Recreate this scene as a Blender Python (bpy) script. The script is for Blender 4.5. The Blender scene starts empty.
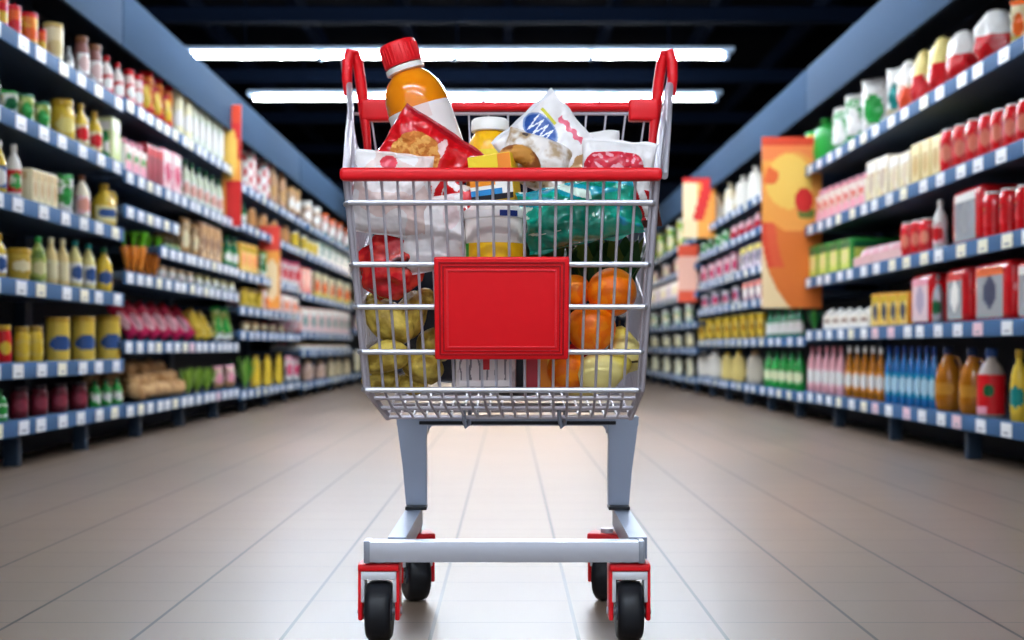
import bpy, bmesh, math, random
from mathutils import Vector, Matrix, noise
random.seed(7)
S = bpy.context.scene
C = S.collection
PI = math.pi
F = 1250.0; CX = 508.0; CY = 347.0; H = 0.55      # focal length in pixels, vanishing point, eye height

# ------------------------------------------------------------------ camera, world, light, exposure
cam = bpy.data.cameras.new('camera'); co = bpy.data.objects.new('camera', cam); C.objects.link(co)
co.location = (0, 0, H); co.rotation_euler = (PI/2, 0, 0)
cam.sensor_width = 36; cam.lens = F*36/1024
cam.shift_x = (512-CX)/1024; cam.shift_y = (CY-320)/1024
cam.clip_start = .05; cam.clip_end = 200
cam.dof.use_dof = True; cam.dof.focus_distance = 2.36; cam.dof.aperture_fstop = 3.2
S.camera = co
S.view_settings.view_transform = 'Standard'; S.view_settings.look = 'None'
S.view_settings.exposure = 0.88; S.view_settings.gamma = 1; S.view_settings.use_curve_mapping = False
w = bpy.data.worlds.new('fill_light'); S.world = w; w.use_nodes = True  # even world light added as a frontal fill
w.node_tree.nodes['Background'].inputs[0].default_value = (.80, .88, 1.0, 1)
w.node_tree.nodes['Background'].inputs[1].default_value = .58
LAMP = 105.0                                         # emission of the fluorescent tubes

# ------------------------------------------------------------------ materials
def lin(c):
    if isinstance(c, str):
        c = [int(c[i:i+2], 16)/255 for i in (0, 2, 4)]
    return tuple(x/12.92 if x <= .04045 else ((x+.055)/1.055)**2.4 for x in c) + (1,)
MC = {}
def mat(col, rough=.45, metal=0, coat=0, bump=0, bscale=30, emit=0, trans=0, col2=None, cscale=8, name=None, thr=.5, soft=.03, col3=None, sss=0, spec=.3):
    key = (spec, str(col), rough, metal, coat, bump, bscale, emit, trans, str(col2), cscale, thr, soft, str(col3), sss)
    if key in MC: return MC[key]
    m = bpy.data.materials.new(name or 'surface'); m.use_nodes = True
    nt = m.node_tree; b = nt.nodes['Principled BSDF']
    b.inputs['Base Color'].default_value = lin(col); b.inputs['Roughness'].default_value = rough
    b.inputs['Metallic'].default_value = metal; b.inputs['Coat Weight'].default_value = coat
    b.inputs['Transmission Weight'].default_value = trans; b.inputs['Specular IOR Level'].default_value = .5 if metal else spec
    if sss:
        b.inputs['Subsurface Weight'].default_value = sss; b.inputs['Subsurface Scale'].default_value = .01
    if emit:
        b.inputs['Emission Color'].default_value = lin(col); b.inputs['Emission Strength'].default_value = emit
    tc = None
    if col2 or bump:
        tc = nt.nodes.new('ShaderNodeTexCoord')
    if col2:
        n = nt.nodes.new('ShaderNodeTexNoise'); n.inputs['Scale'].default_value = cscale; n.inputs['Detail'].default_value = 3
        nt.links.new(tc.outputs['Object'], n.inputs['Vector'])
        r = nt.nodes.new('ShaderNodeValToRGB'); nt.links.new(n.outputs['Fac'], r.inputs['Fac'])
        e = r.color_ramp.elements
        e[0].position = thr-soft; e[0].color = lin(col); e[1].position = thr+soft; e[1].color = lin(col2)
        if col3:
            x = r.color_ramp.elements.new(min(.98, thr+.1)); x.color = lin(col2)
            y = r.color_ramp.elements.new(min(.99, thr+.13)); y.color = lin(col3)
        nt.links.new(r.outputs['Color'], b.inputs['Base Color'])
    if bump:
        n = nt.nodes.new('ShaderNodeTexNoise'); n.inputs['Scale'].default_value = bscale; n.inputs['Detail'].default_value = 2
        nt.links.new(tc.outputs['Object'], n.inputs['Vector'])
        u = nt.nodes.new('ShaderNodeBump'); u.inputs['Strength'].default_value = bump; u.inputs['Distance'].default_value = .01
        nt.links.new(n.outputs['Fac'], u.inputs['Height']); nt.links.new(u.outputs['Normal'], b.inputs['Normal'])
    MC[key] = m
    return m
def GL(c): return mat(c, rough=.2, coat=.6)
def foil(c, **k): return mat(c, rough=.28, coat=.35, bump=.7, bscale=32, **k)      # shiny wrapped film
def pl(c): return mat(c, rough=.35)                                               # plain plastic or card
def pr(c1, c2, c3=None, s=14, t=.5): return mat(c1, rough=.4, col2=c2, col3=c3, cscale=s, thr=t)   # printed wrapping

# ------------------------------------------------------------------ mesh builder
class MB:
    def __init__(s): s.v = []; s.f = []; s.m = []; s.mats = []; s.sm = []; s.M = Matrix()
    def mi(s, m):
        if m not in s.mats: s.mats.append(m)
        return s.mats.index(m)
    def add(s, vs, fs, m, smooth=True):
        o = len(s.v); s.v += [s.M @ Vector(v) for v in vs]
        for k, f in enumerate(fs):
            s.f.append([o+i for i in f]); s.m.append(s.mi(m[k] if isinstance(m, list) else m)); s.sm.append(smooth)
        return s
    def box(s, c, d, m, bev=0, R=None, seg=2):
        bm = bmesh.new(); bmesh.ops.create_cube(bm, size=1)
        for v in bm.verts: v.co = Vector((v.co.x*d[0], v.co.y*d[1], v.co.z*d[2]))
        if bev: bmesh.ops.bevel(bm, geom=bm.edges[:], offset=min(bev, min(d)*.45), segments=seg, affect='EDGES', profile=.6)
        bm.verts.index_update()
        R = R or Matrix()
        vs = [Vector(c)+(R.to_3x3() @ v.co) for v in bm.verts]; fs = [[v.index for v in f.verts] for f in bm.faces]
        bm.free(); return s.add(vs, fs, m, bool(bev))
    def lathe(s, prof, m, n=20, sx=1, sy=1, c=(0, 0, 0), cap=True):
        vs = []; fs = []; ms = []
        for r, z in prof:
            for k in range(n):
                a = 2*PI*k/n; vs.append((c[0]+r*sx*math.cos(a), c[1]+r*sy*math.sin(a), c[2]+z))
        for i in range(len(prof)-1):
            for k in range(n):
                k2 = (k+1) % n; fs.append([i*n+k, i*n+k2, (i+1)*n+k2, (i+1)*n+k]); ms.append(m[i] if isinstance(m, list) else m)
        if cap:
            fs.append(list(range(n))[::-1]); ms.append(ms[0]); fs.append([(len(prof)-1)*n+k for k in range(n)]); ms.append(ms[-2])
        return s.add(vs, fs, ms)
    def tube(s, pts, r, m, n=8, closed=False, rs=None):
        P = [Vector(p) for p in pts]; L = len(P); vs = []; fs = []
        t = (P[1]-P[0]).normalized(); up = Vector((0, 0, 1)) if abs(t.z) < .9 else Vector((0, 1, 0))
        nn = t.cross(up).normalized()
        for i in range(L):
            if closed: t = (P[(i+1) % L]-P[i-1]).normalized()
            else: t = (P[min(i+1, L-1)]-P[max(i-1, 0)]).normalized()
            nn = (nn-t*nn.dot(t)).normalized(); b = t.cross(nn)
            rr = rs[i] if rs else r
            for k in range(n):
                a = 2*PI*k/n; vs.append(P[i]+(nn*math.cos(a)+b*math.sin(a))*rr)
        for i in range(L if closed else L-1):
            j = (i+1) % L
            for k in range(n):
                k2 = (k+1) % n; fs.append([i*n+k, i*n+k2, j*n+k2, j*n+k])
        if not closed: fs += [list(range(n))[::-1], [(L-1)*n+k for k in range(n)]]
        return s.add(vs, fs, m)
    def grid(s, f, nu, nv, mf, smooth=True, flip=False):
        vs = [f(i/nu, j/nv) for j in range(nv+1) for i in range(nu+1)]; fs = []; ms = []
        for j in range(nv):
            for i in range(nu):
                m = mf((i+.5)/nu, (j+.5)/nv) if callable(mf) else mf
                if m is None: continue
                a = j*(nu+1)+i; q = [a, a+1, a+nu+2, a+nu+1]
                fs.append(q[::-1] if flip else q); ms.append(m)
        return s.add(vs, fs, ms, smooth)
    def patch(s, r, a0, a1, z0, z1, mf, nu=14, nv=10, off=.0015, sy=1):       # label on a round body; the angle 0 faces the front
        return s.grid(lambda u, v: ((r+off)*math.sin(a0+(a1-a0)*u), -(r+off)*sy*math.cos(a0+(a1-a0)*u), z0+(z1-z0)*v), nu, nv, mf)
    def panel(s, w, z0, z1, y, mf, nu=12, nv=12):                             # print on a flat front
        return s.grid(lambda u, v: (-w/2+w*u, y, z0+(z1-z0)*v), nu, nv, mf, False)
    def pillow(s, w, h, t, mf, nu=14, nv=16, wr=.004, seed=0, crimp=.05, p=2.2, base=0):
        for side in (-1, 1):
            def f(u, v, side=side):
                a = 2*u-1; b = 2*v-1
                bb = max(-1, min(1, b/(1-crimp)))
                th = max(0, (1-abs(a)**p))**.5*max(0, (1-abs(bb)**(p+1)))**.6*t/2
                pinch = 1-.10*(1-abs(b)**2)*0-.05*math.cos(b*PI/2)
                q = Vector((a*w/2*pinch, side*th, base+wr*1.2+v*(h-wr*1.2)))
                nz = noise.noise(Vector((q.x*22+seed*7.3, q.z*22+side*5, seed)))+.5*noise.noise(Vector((q.x*50+seed, q.z*50, seed+side)))
                if 0 < u < 1 and 0 < v < 1: q.y += side*wr*nz*(1 if th > .002 else .2)
                else: q.x += wr*.6*noise.noise(Vector((q.x*30+seed, q.z*30, 0))); q.z += wr*.6*noise.noise(Vector((q.z*30+seed, q.x*30, 3)))
                return q
            s.grid(f, nu, nv, (lambda u, v, side=side: mf(u if side < 0 else 1-u, v)) if callable(mf) else mf, True, flip=side > 0)
        return s
    def blob(s, c, rad, m, sub=2, amp=.06, fr=3, seed=0, R=None, taper=0):
        bm = bmesh.new(); bmesh.ops.create_icosphere(bm, subdivisions=sub, radius=1)
        vs = []; R = (R or Matrix()).to_3x3()
        for v in bm.verts:
            q = v.co.copy(); k = 1+amp*noise.noise(q*fr*.5+Vector((seed*3.1, seed, 0)))*2
            tp = 1-taper*q.z
            vs.append(Vector(c)+R @ Vector((q.x*rad[0]*k*tp, q.y*rad[1]*k*tp, q.z*rad[2]*k)))
        fs = [[x.index for x in f.verts] for f in bm.faces]; bm.free()
        return s.add(vs, fs, m)
    def merge(s, o): 
        k = len(s.v); s.v += o.v
        for f, m, sm in zip(o.f, o.m, o.sm): s.f.append([k+i for i in f]); s.m.append(s.mi(o.mats[m])); s.sm.append(sm)
        return s
    def build(s, name, parent=None, label=None, rec=True):
        me = bpy.data.meshes.new(name); me.from_pydata([tuple(v) for v in s.v], [], s.f)
        for m in s.mats: me.materials.append(m)
        me.polygons.foreach_set('material_index', s.m); me.polygons.foreach_set('use_smooth', s.sm)
        if rec:
            bm = bmesh.new(); bm.from_mesh(me); bmesh.ops.remove_doubles(bm, verts=bm.verts[:], dist=1e-5)
            bmesh.ops.recalc_face_normals(bm, faces=bm.faces[:]); bm.to_mesh(me); bm.free()
        me.update()
        try: me.set_sharp_from_angle(angle=.75)
        except Exception: pass
        o = bpy.data.objects.new(name, me); C.objects.link(o)
        if parent: o.parent = parent
        if label: o['label'] = label
        return o
def tag(o, label, cat, group=None, kind=None):
    if label: o['label'] = label
    if cat: o['category'] = cat
    if group: o['group'] = group
    if kind: o['kind'] = kind
    return o
def struct(o): o['kind'] = 'structure'; return o
def empty(name, loc=(0, 0, 0), rot=(0, 0, 0)):
    o = bpy.data.objects.new(name, None); C.objects.link(o); o.empty_display_size = .1
    o.location = loc; o.rotation_euler = rot; return o
def copy_tree(o, parent=None):
    c = o.copy(); C.objects.link(c)
    if parent: c.parent = parent
    for ch in list(o.children): copy_tree(ch, c)
    return c
def at(px, py, Y): return Vector(((px-CX)*Y/F, Y, H-(py-CY)*Y/F))
def Rz(a): return Matrix.Rotation(a, 4, 'Z')
def Ry(a): return Matrix.Rotation(a, 4, 'Y')
def Rx(a): return Matrix.Rotation(a, 4, 'X')

# ------------------------------------------------------------------ the room
def floor_mat():
    m = bpy.data.materials.new('floor_tiles'); m.use_nodes = True; nt = m.node_tree; b = nt.nodes['Principled BSDF']; N = nt.nodes.new; L = nt.links.new
    g = N('ShaderNodeNewGeometry'); sp = N('ShaderNodeSeparateXYZ'); L(g.outputs['Position'], sp.inputs[0])
    def line(out, off, size, half):
        a = N('ShaderNodeMath'); a.operation = 'ADD'; a.inputs[1].default_value = -off+size*200; L(out, a.inputs[0])
        q = N('ShaderNodeMath'); q.operation = 'PINGPONG'; q.inputs[1].default_value = size/2; L(a.outputs[0], q.inputs[0])
        c = N('ShaderNodeMath'); c.operation = 'LESS_THAN'; c.inputs[1].default_value = half; L(q.outputs[0], c.inputs[0]); return c
    lx = line(sp.outputs[0], -.147, .28, .0038); ly = line(sp.outputs[1], 2.496, .2124, .0024)
    n = N('ShaderNodeTexNoise'); n.inputs['Scale'].default_value = 2.5; n.inputs['Detail'].default_value = 4; L(g.outputs['Position'], n.inputs['Vector'])
    r = N('ShaderNodeValToRGB'); L(n.outputs['Fac'], r.inputs[0]); r.color_ramp.elements[0].color = lin('736154'); r.color_ramp.elements[1].color = lin('82705f')
    m1 = N('ShaderNodeMixRGB'); m1.inputs[2].default_value = lin('4c463f'); L(ly.outputs[0], m1.inputs[0]); L(r.outputs[0], m1.inputs[1])
    m2 = N('ShaderNodeMixRGB'); m2.inputs[2].default_value = lin('14181a'); L(lx.outputs[0], m2.inputs[0]); L(m1.outputs[0], m2.inputs[1])
    L(m2.outputs[0], b.inputs['Base Color']); b.inputs['Roughness'].default_value = .33; b.inputs['Specular IOR Level'].default_value = .42
    return m
YB = -5.0; YE = 27.0; CEIL = 4.4
f = MB().box((0, (YB+YE)/2, -.05), (13, YE-YB, .1), floor_mat()); struct(f.build('floor'))
dark = mat('04060c', rough=.9, spec=.02); beam = mat('060d1a', rough=.9, spec=.02)
struct(MB().box((0, (YB+YE)/2, CEIL+.05), (13, YE-YB, .1), dark).build('ceiling'))
struct(MB().box((-6.55, (YB+YE)/2, CEIL/2), (.1, YE-YB, CEIL), mat('223044', rough=.8)).build('wall_left'))
struct(MB().box((6.55, (YB+YE)/2, CEIL/2), (.1, YE-YB, CEIL), mat('223044', rough=.8)).build('wall_right'))
struct(MB().box((0, YE+.05, CEIL/2), (13.2, .1, CEIL), mat('1a2740', rough=.8)).build('wall_back'))
g = 0
for i in range(-5, 6):
    b = MB().box((i*1.15, (YB+YE)/2, CEIL-.11), (.10, YE-YB-.2, .20), beam).build('trim_%d' % g); struct(b); g += 1
for y in range(1, 26, 3):
    b = MB().box((0, y+.4, CEIL-.30), (12.8, .14, .16), beam).build('trim_%d' % g); struct(b); g += 1

# fluorescent rows across the aisle; two of them are in view
tube_m = mat('eef6ff', emit=LAMP, name='tube'); hous = mat('9fb4cc', rough=.4)
rows = [(15.2, 3.56), (13.0, 3.56)] + [(10.6, 3.60), (8.6, 3.56), (6.4, 3.56), (-.2, 3.56), (-2.4, 3.56)]
for k, (y, z) in enumerate(rows):
    t = empty('ceiling_light', (-.28 if k == 0 else -.53, y, z))
    tag(t, 'long white fluorescent ceiling light, %s row' % ['lower and farther visible', 'upper and nearer visible', 'first unseen overhead', 'second unseen overhead', 'third unseen overhead', 'fourth unseen overhead', 'fifth unseen overhead', 'sixth unseen overhead', 'last unseen overhead'][k], 'ceiling light', 'fluorescent lights across the ceiling')
    MB().box((0, 0, .075), (5.75, .16, .05), hous, .01).build('housing', t)
    for j in range(4):
        MB().tube([(-2.8+1.41*j, 0, .01), (-2.8+1.41*j+1.33, 0, .01)], .016, tube_m, 10).build('tube', t)
        MB().box((-2.8+1.41*j+1.37, 0, .02), (.05, .08, .09), hous, .005).build('lamp_holder', t)
    for x in (-2.2, 0, 2.2): MB().tube([(x, 0, .1), (x, 0, CEIL-z-.2)], .008, beam, 6).build('hanger', t)

# warm spotlights added out of view to brighten the middle of the floor
for k, y in enumerate((4.4, 7.0, 9.6)):
    t = empty('added_spotlight', (0, y, 4.0)); tag(t, 'added unseen spotlight over the middle of the aisle, %s' % ['just beyond the cart', 'second along', 'farthest'][k], 'spotlight', 'added spotlights')
    MB().lathe([(.09, 0), (.09, .18), (.05, .2)], beam, 20, cap=False).build('lamp_housing', t)
    MB().tube([(0, 0, .18), (0, 0, .32)], .012, beam, 8).build('bracket', t)
    l = bpy.data.lights.new('spot', 'SPOT'); l.energy = 480; l.color = (1.0, .80, .64); l.spot_size = .95; l.spot_blend = 1; l.shadow_soft_size = .08
    lo = bpy.data.objects.new('spot', l); C.objects.link(lo); lo.parent = t; lo.location = (0, 0, .02)

# ------------------------------------------------------------------ shelving
XL = 2.2; XB = 2.80
strip_m = mat('42658c', rough=.6, spec=.1); board_m = mat('33455c', rough=.5); back_m = mat('131a28', rough=.7)
head_m = mat('40546a', rough=.85, spec=.04); foot_m = mat('24364a', rough=.5)
tags_m = [mat('f4f6f8', rough=.4), mat('fbf6dc', rough=.4), mat('f0f2f8', rough=.4), mat('f3ccd4', rough=.4)]
tagmesh = []
for tm in tags_m:
    o = MB().box((0, 0, 0), (.004, .115, .062), tm).box((.0025, 0, -.014), (.001, .06, .008), mat('7f8796')).build('price_tag'); tagmesh.append(o.data)
    bpy.data.objects.remove(o)
ZT = .03                                                  # shelf surface over the middle of its price strip
def px2y(px, X=XL): return X*F/abs(px-CX)
def zr(r): return H+XL*r
BAYS = {}
def bay(side, name, pxa, pxb, levels, tagsp=.27, label=''):
    s = -1 if side == 'left' else 1
    Y0, Y1 = sorted((px2y(pxa), px2y(pxb)))
    t = empty('shelf_unit', (s*XL, Y0, 0)); tag(t, label, 'shelf', 'supermarket shelf units along the aisle')
    def P(mb, n, par=t, **k):
        o = mb.build(n, par, **k); return o
    def bx(x0, x1, y0, y1, z0, z1, m, bev=0):             # world-ish coordinates, x measured away from the aisle centre
        return MB().box((s*((x0+x1)/2-XL), (y0+y1)/2-Y0, (z0+z1)/2), (x1-x0, y1-y0, z1-z0), m, bev)
    P(bx(XB, XB+.03, Y0, Y1, 0, 2.57, back_m), 'back_panel')
    P(bx(XL, XL+.025, Y0+.006, Y1-.006, 2.27, 2.60, head_m, .004), 'header_panel')
    P(bx(XL+.025, XB, Y0, Y1, 2.55, 2.58, back_m), 'shade_canopy')  # top board added to keep light off the upper shelf
    P(bx(XB-.06, XB, Y0, Y0+.05, 0, 2.55, foot_m), 'upright'); P(bx(XB-.06, XB, Y1-.05, Y1, 0, 2.55, foot_m), 'upright')
    P(bx(XL+.30, XL+.33, Y0, Y1, 0, .15, back_m), 'kick_panel')
    n = max(2, round((Y1-Y0)/1.1))
    for k in range(n):
        y = Y0+(k+.5)*(Y1-Y0)/n
        P(bx(XL+.05, XL+.12, y-.022, y+.022, 0, .13, foot_m, .004), 'foot')
    lv = []
    for q in levels:
        r = q[0]; ya, yb = (sorted((px2y(q[1]), px2y(q[2]))) if len(q) > 1 else (Y0, Y1)); ya = max(ya, Y0); yb = min(yb, Y1)
        z = zr(r); lv.append((z+ZT, ya, yb))
        sh = P(bx(XL+.012, XB, ya+.004, yb-.004, z-.012, z+ZT, board_m, .002), 'shelf')
        MB().box((0, (ya+yb)/2-Y0, z), (.014, yb-ya-.01, .076), strip_m, .004).build('price_strip', sh)
        nt_ = int((yb-ya)/tagsp)
        for k in range(nt_):
            o = bpy.data.objects.new('price_tag', tagmesh[random.choice([0, 0, 1, 2, 0, 3] if r < .1 and r > -.3 and Y0 < 8 else [0, 2, 0, 1])]); C.objects.link(o); o.parent = sh
            o.location = (-s*.0085, ya-Y0+(k+.5+random.uniform(-.14, .14))*(yb-ya)/nt_, z-.002)
            if s > 0: o.rotation_euler = (0, 0, PI)
    BAYS[(side, name)] = (s, Y0, Y1, lv)
bay('left', 'nearest left bay', -120, 123, [(.624,), (.459,), (.29,), (.122,), (-.048,), (-.165,)], .26, 'shelf unit nearest on the left, with yellow jars and tins')
bay('left', 'second left bay', 123.5, 238, [(.635,), (.447,), (.355, 117, 178), (.275, 159, 240), (.183,), (0,), (-.168,)], .19, 'second shelf unit on the left, with red slanted packs and potatoes')
bay('left', 'third left bay', 238.5, 300, [(.60,), (.455,), (.27,), (.138,), (.045,), (-.18,)], .3, 'third shelf unit on the left, behind the tall poster, with yellow packs')
bay('left', 'fourth left bay', 300.5, 352, [(.60,), (.455,), (.25,), (.06,), (-.03,), (-.19,)], .4, 'fourth shelf unit on the left, ending beside the cart')
bay('left', 'farthest left bay', 352.5, 400, [(.60,), (.455,), (.27,), (.1,), (-.19,)], .5, 'farthest shelf unit on the left, mostly behind the cart')
bay('right', 'nearest right bay', 1150, 806, [(.587,), (.387,), (.213,), (.039,), (-.165,)], .27, 'shelf unit nearest on the right, with red drink packs and blue bottles')
bay('right', 'second right bay', 805.5, 698, [(.59,), (.465,), (.31,), (.178,), (.02,), (-.17,)], .34, 'second shelf unit on the right, behind the orange poster')
bay('right', 'farthest right bay', 697.5, 620, [(.58,), (.43,), (.28,), (.12,), (-.02,), (-.18,)], .5, 'farthest shelf unit on the right, beside the cart')

# ------------------------------------------------------------------ products: every kind returns [(part name, MB), ...]; front is -Y, base at z = 0
def ell(cu, cv, ru, rv): return lambda u, v: ((u-cu)/ru)**2+((v-cv)/rv)**2 < 1
def k_jar(d, dp, h, c):
    r = d/2; lh = h*.13
    b = MB().lathe([(r*.86, 0), (r*.97, h*.03), (r, h*.1), (r, h*.68), (r*.93, h*.78), (r*.8, h*.84), (r*.8, h*.88)], c[0], 20)
    l = MB().lathe([(r*.86, h*.86), (r*.9, h*.87), (r*.9, h*.985), (r*.84, h)], c[1], 20)
    e = ell(.5, .5, .4, .38)
    p = MB().patch(r, -1.15, 1.15, h*.18, h*.62, lambda u, v: c[3] if e(u, v) else c[2])
    return [('jar_body', b), ('lid', l), ('paper_label', p)]
def k_tin(d, dp, h, c):
    r = d/2
    b = MB().lathe([(r*.97, 0), (r, h*.015), (r*.97, h*.03), (r*.97, h*.92)], c[0], 22)
    l = MB().lathe([(r, h*.9), (r*1.02, h*.905), (r*1.02, h*.985), (r*.97, h)], c[1], 22)
    e = ell(.5, .42, .42, .22)
    p = MB().patch(r*.97, -1.3, 1.3, h*.08, h*.86, lambda u, v: c[3] if e(u, v) else c[2], 18, 14)
    return [('tin_body', b), ('lid', l), ('paper_label', p)]
def k_bottle(d, dp, h, c):
    r = d/2
    b = MB().lathe([(r*.85, 0), (r, h*.03), (r, h*.30), (r*.95, h*.4), (r, h*.52), (r*.95, h*.62), (r*.7, h*.74), (r*.36, h*.83), (r*.32, h*.9)], c[0], 20)
    l = MB().lathe([(r*.42, h*.88), (r*.44, h*.885), (r*.42, h*.99), (r*.38, h)], c[1], 14)
    e = ell(.55, .6, .13, .16) if len(c) > 4 else ell(.5, .5, .36, .36)
    p = MB().patch(r, -1.5, 1.5, h*.04, h*.62, lambda u, v: c[3] if e(u, v) else (c[4] if v < .2 and u < .5 else c[2]), 24, 20) if len(c) > 4 else MB().patch(r, -1.3, 1.3, h*.14, h*.54, lambda u, v: c[3] if e(u, v) else c[2])
    return [('bottle_body', b), ('cap', l), ('paper_label', p)]
def k_jug(d, dp, h, c):
    r = d/2
    b = MB().lathe([(r*.8, 0), (r*.98, h*.05), (r, h*.3), (r*.97, h*.5), (r*.8, h*.68), (r*.45, h*.8), (r*.3, h*.86), (r*.3, h*.9)], c[0], 20, 1, .8)
    b.tube([(r*.3, 0, h*.84), (r*.8, 0, h*.82), (r*1.0, 0, h*.72), (r*.98, 0, h*.55)], r*.13, c[0], 8)
    l = MB().lathe([(r*.36, h*.88), (r*.38, h*.885), (r*.37, h*.99), (r*.32, h)], c[1], 14)
    e = ell(.5, .55, .36, .3)
    p = MB().patch(r, -1.15, 1.15, h*.15, h*.5, lambda u, v: c[3] if e(u, v) else c[2], sy=.8)
    return [('jug_body', b), ('cap', l), ('paper_label', p)]
def k_carton(w, dp, h, c):
    b = MB().box((0, 0, h/2), (w, dp, h), c[0], .006)
    e = ell(.5, .45, .33, .3)
    p = MB().panel(w*.9, h*.07, h*.93, -dp/2-.0015, lambda u, v: c[3] if e(u, v) else (c[1] if v > .78 else c[2]))
    out = [('carton_body', b), ('front_print', p)]
    for a_ in (PI/2, -PI/2):
        sd = MB(); sd.M = Rz(a_); sd.panel(dp*.86, h*.1, h*.9, -w/2-.0015, lambda u, v: c[2] if v < .7 else c[1], 4, 8); out.append(('side_print', sd))
    return out
def k_gable(w, dp, h, c):
    dp = min(dp, w*1.3); a = h*.80
    b = MB().box((0, 0, a/2), (w, dp, a), c[0], .004)
    b.add([(-w/2, -dp/2, a), (w/2, -dp/2, a), (w/2, dp/2, a), (-w/2, dp/2, a), (-w/2, 0, h*.94), (w/2, 0, h*.94)], [[0, 1, 5, 4], [2, 3, 4, 5], [1, 2, 5], [3, 0, 4]], c[0], False)
    b.box((0, 0, h*.965), (w, .008, h*.07), c[0])
    cp = MB(); cp.M = Matrix.Translation((0, -dp*.25, h*.885)) @ Rx(.6); cp.lathe([(w*.16, 0), (w*.16, .02), (w*.13, .024)], c[1], 12)
    p = MB().panel(w*.94, h*.05, a*.96, -dp/2-.0015, lambda u, v: c[1] if v < .4 else (c[3] if .5 < v < .72 and .2 < u < .8 else c[2]))
    return [('carton_body', b), ('cap', cp), ('front_print', p)]
def k_pouch(w, dp, h, c):
    e = ell(.5, .42, .34, .26)
    b = MB().pillow(w, h, min(dp, w*.62), lambda u, v: c[1] if v > .88 else (c[3] if e(u, v) else (c[2] if v < .2 else c[0])), 14, 16, .014, random.random()*9, p=2.4)
    return [('pouch', b)]
def k_dots(w, dp, h, c):
    b = MB().pillow(w, h, min(dp, w*.6), lambda u, v: c[1] if ((u*3) % 1-.5)**2+((v*3+.5*(int(u*3) % 2)) % 1-.5)**2 < .1 else c[0], 26, 26, .006, random.random()*9)
    return [('bag', b)]
def k_fruitbag(w, dp, h, c):                               # knotted bag: printed lower half, pale crumpled top
    sd = random.random()*9
    b = MB()
    def f(u, v):
        a = u*2*PI; zz = v
        r = w*.5*(math.sin(PI*min(1, .15+zz*.74))**.45)*(1 if zz < .8 else 1-(zz-.8)*1.5)
        r *= 1+.30*noise.noise(Vector((math.cos(a)*2+sd, math.sin(a)*2, zz*4)))
        return Vector((r*math.cos(a), r*.75*math.sin(a), h*zz+.001))
    b.grid(f, 28, 16, lambda u, v: c[1] if v < .50+.10*noise.noise(Vector((u*9, v*3, sd))) else (c[0] if v > .56 else c[2]))
    k = MB(); k.lathe([(w*.16, h*.96), (w*.07, h*.99), (w*.12, h*1.03)], c[0], 10, cap=False)
    return [('bag', b), ('knot', k)]
def k_can(d, dp, h, c):
    r = d/2
    b = MB().lathe([(r*.8, 0), (r*.98, h*.06), (r, h*.12), (r, h*.8), (r*.9, h*.92), (r*.78, h*.95)], c[0], 22)
    l = MB().lathe([(r*.76, h*.95), (r*.8, h*.955), (r*.8, h*.985), (r*.7, h)], c[1], 22)
    p = MB().patch(r, -.95, .95, h*.22, h*.72, lambda u, v: c[3] if ell(.5, .5, .3, .36)(u, v) else (c[2] if .06 < v < .94 else c[0]))
    return [('can_body', b), ('can_top', l), ('paper_label', p)]
def k_canpack(w, dp, h, c):                                # shrink wrapped block of cans, two rows of three
    out = []
    d = w/3; r = d*.48; n = 3
    for j in range(2):
        for i in range(n):
            m = MB().lathe([(r*.8, .0), (r*.98, h*.05), (r, h*.1), (r, h*.85), (r*.8, h*.96), (r*.74, h*.97)], c[0], 14, c=(-w/2+d*(i+.5), -d/2+d*j, 0))
            out.append(('can', m))
    hw = w/2; 
    wr = MB().box((0, 0, h*.40), (w*1.0, d*2.0, h*.34), c[2], .012)
    e = MB().panel(w*.7, h*.27, h*.53, -d-.003, lambda u, v: c[3] if ell(.5, .5, .45, .4)(u, v) else None)
    lid = MB()
    for j in range(2):
        for i in range(n): lid.lathe([(r*.7, h*.965), (r*.7, h*.98)], c[1], 12, c=(-w/2+d*(i+.5), -d/2+d*j, 0))
    return out+[('wrap', wr), ('front_print', e), ('can_top', lid)]
def k_bigpack(w, dp, h, c):                                # wide rounded multipack, silver printed end towards the aisle
    b = MB().box((0, 0, h/2), (w, dp, h), c[0], min(w, h)*.16, seg=3)
    p = MB().panel(w*.72, h*.07, h*.9, -dp/2-.0015, lambda u, v: c[1] if v > .84 else (c[3] if ell(.5, .5, .28, .3)(u, v) else c[2]))
    bd = MB(); bd.box((0, 0, h*.55), (w*1.01, dp*.9, h*.13), c[4] if len(c) > 4 else c[1], .01)
    return [('pack_body', b), ('front_print', p), ('side_band', bd)]
def k_bottlepack(w, dp, h, c):                             # wrapped row of little drink bottles
    out = []; n = 3; d = w/n; r = d*.47
    for i in range(n):
        for j in range(2):
            m = MB().lathe([(r*.9, 0), (r, h*.05), (r*.94, h*.4), (r, h*.55), (r*.6, h*.78), (r*.36, h*.85)], c[0], 12, c=(-w/2+d*(i+.5), (j-.5)*d, 0))
            m.lathe([(r*.4, h*.85), (r*.4, h*.97), (r*.3, h)], c[1], 10, c=(-w/2+d*(i+.5), (j-.5)*d, 0))
            out.append(('bottle', m))
    out.append(('wrap', MB().box((0, 0, h*.3), (w, d*2, h*.3), c[2], .012)))
    return out
def k_tub(d, dp, h, c):
    r = d/2
    b = MB().lathe([(r*.78, 0), (r*.84, h*.04), (r*.96, h*.85)], c[0], 22)
    l = MB().lathe([(r, h*.82), (r*1.02, h*.84), (r*1.02, h*.95), (r*.94, h)], c[1], 22)
    p = MB().patch(r*.92, -1.2, 1.2, h*.25, h*.7, lambda u, v: c[3] if ell(.5, .5, .36, .36)(u, v) else c[2], off=.004)
    return [('tub_body', b), ('lid', l), ('paper_label', p)]
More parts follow.
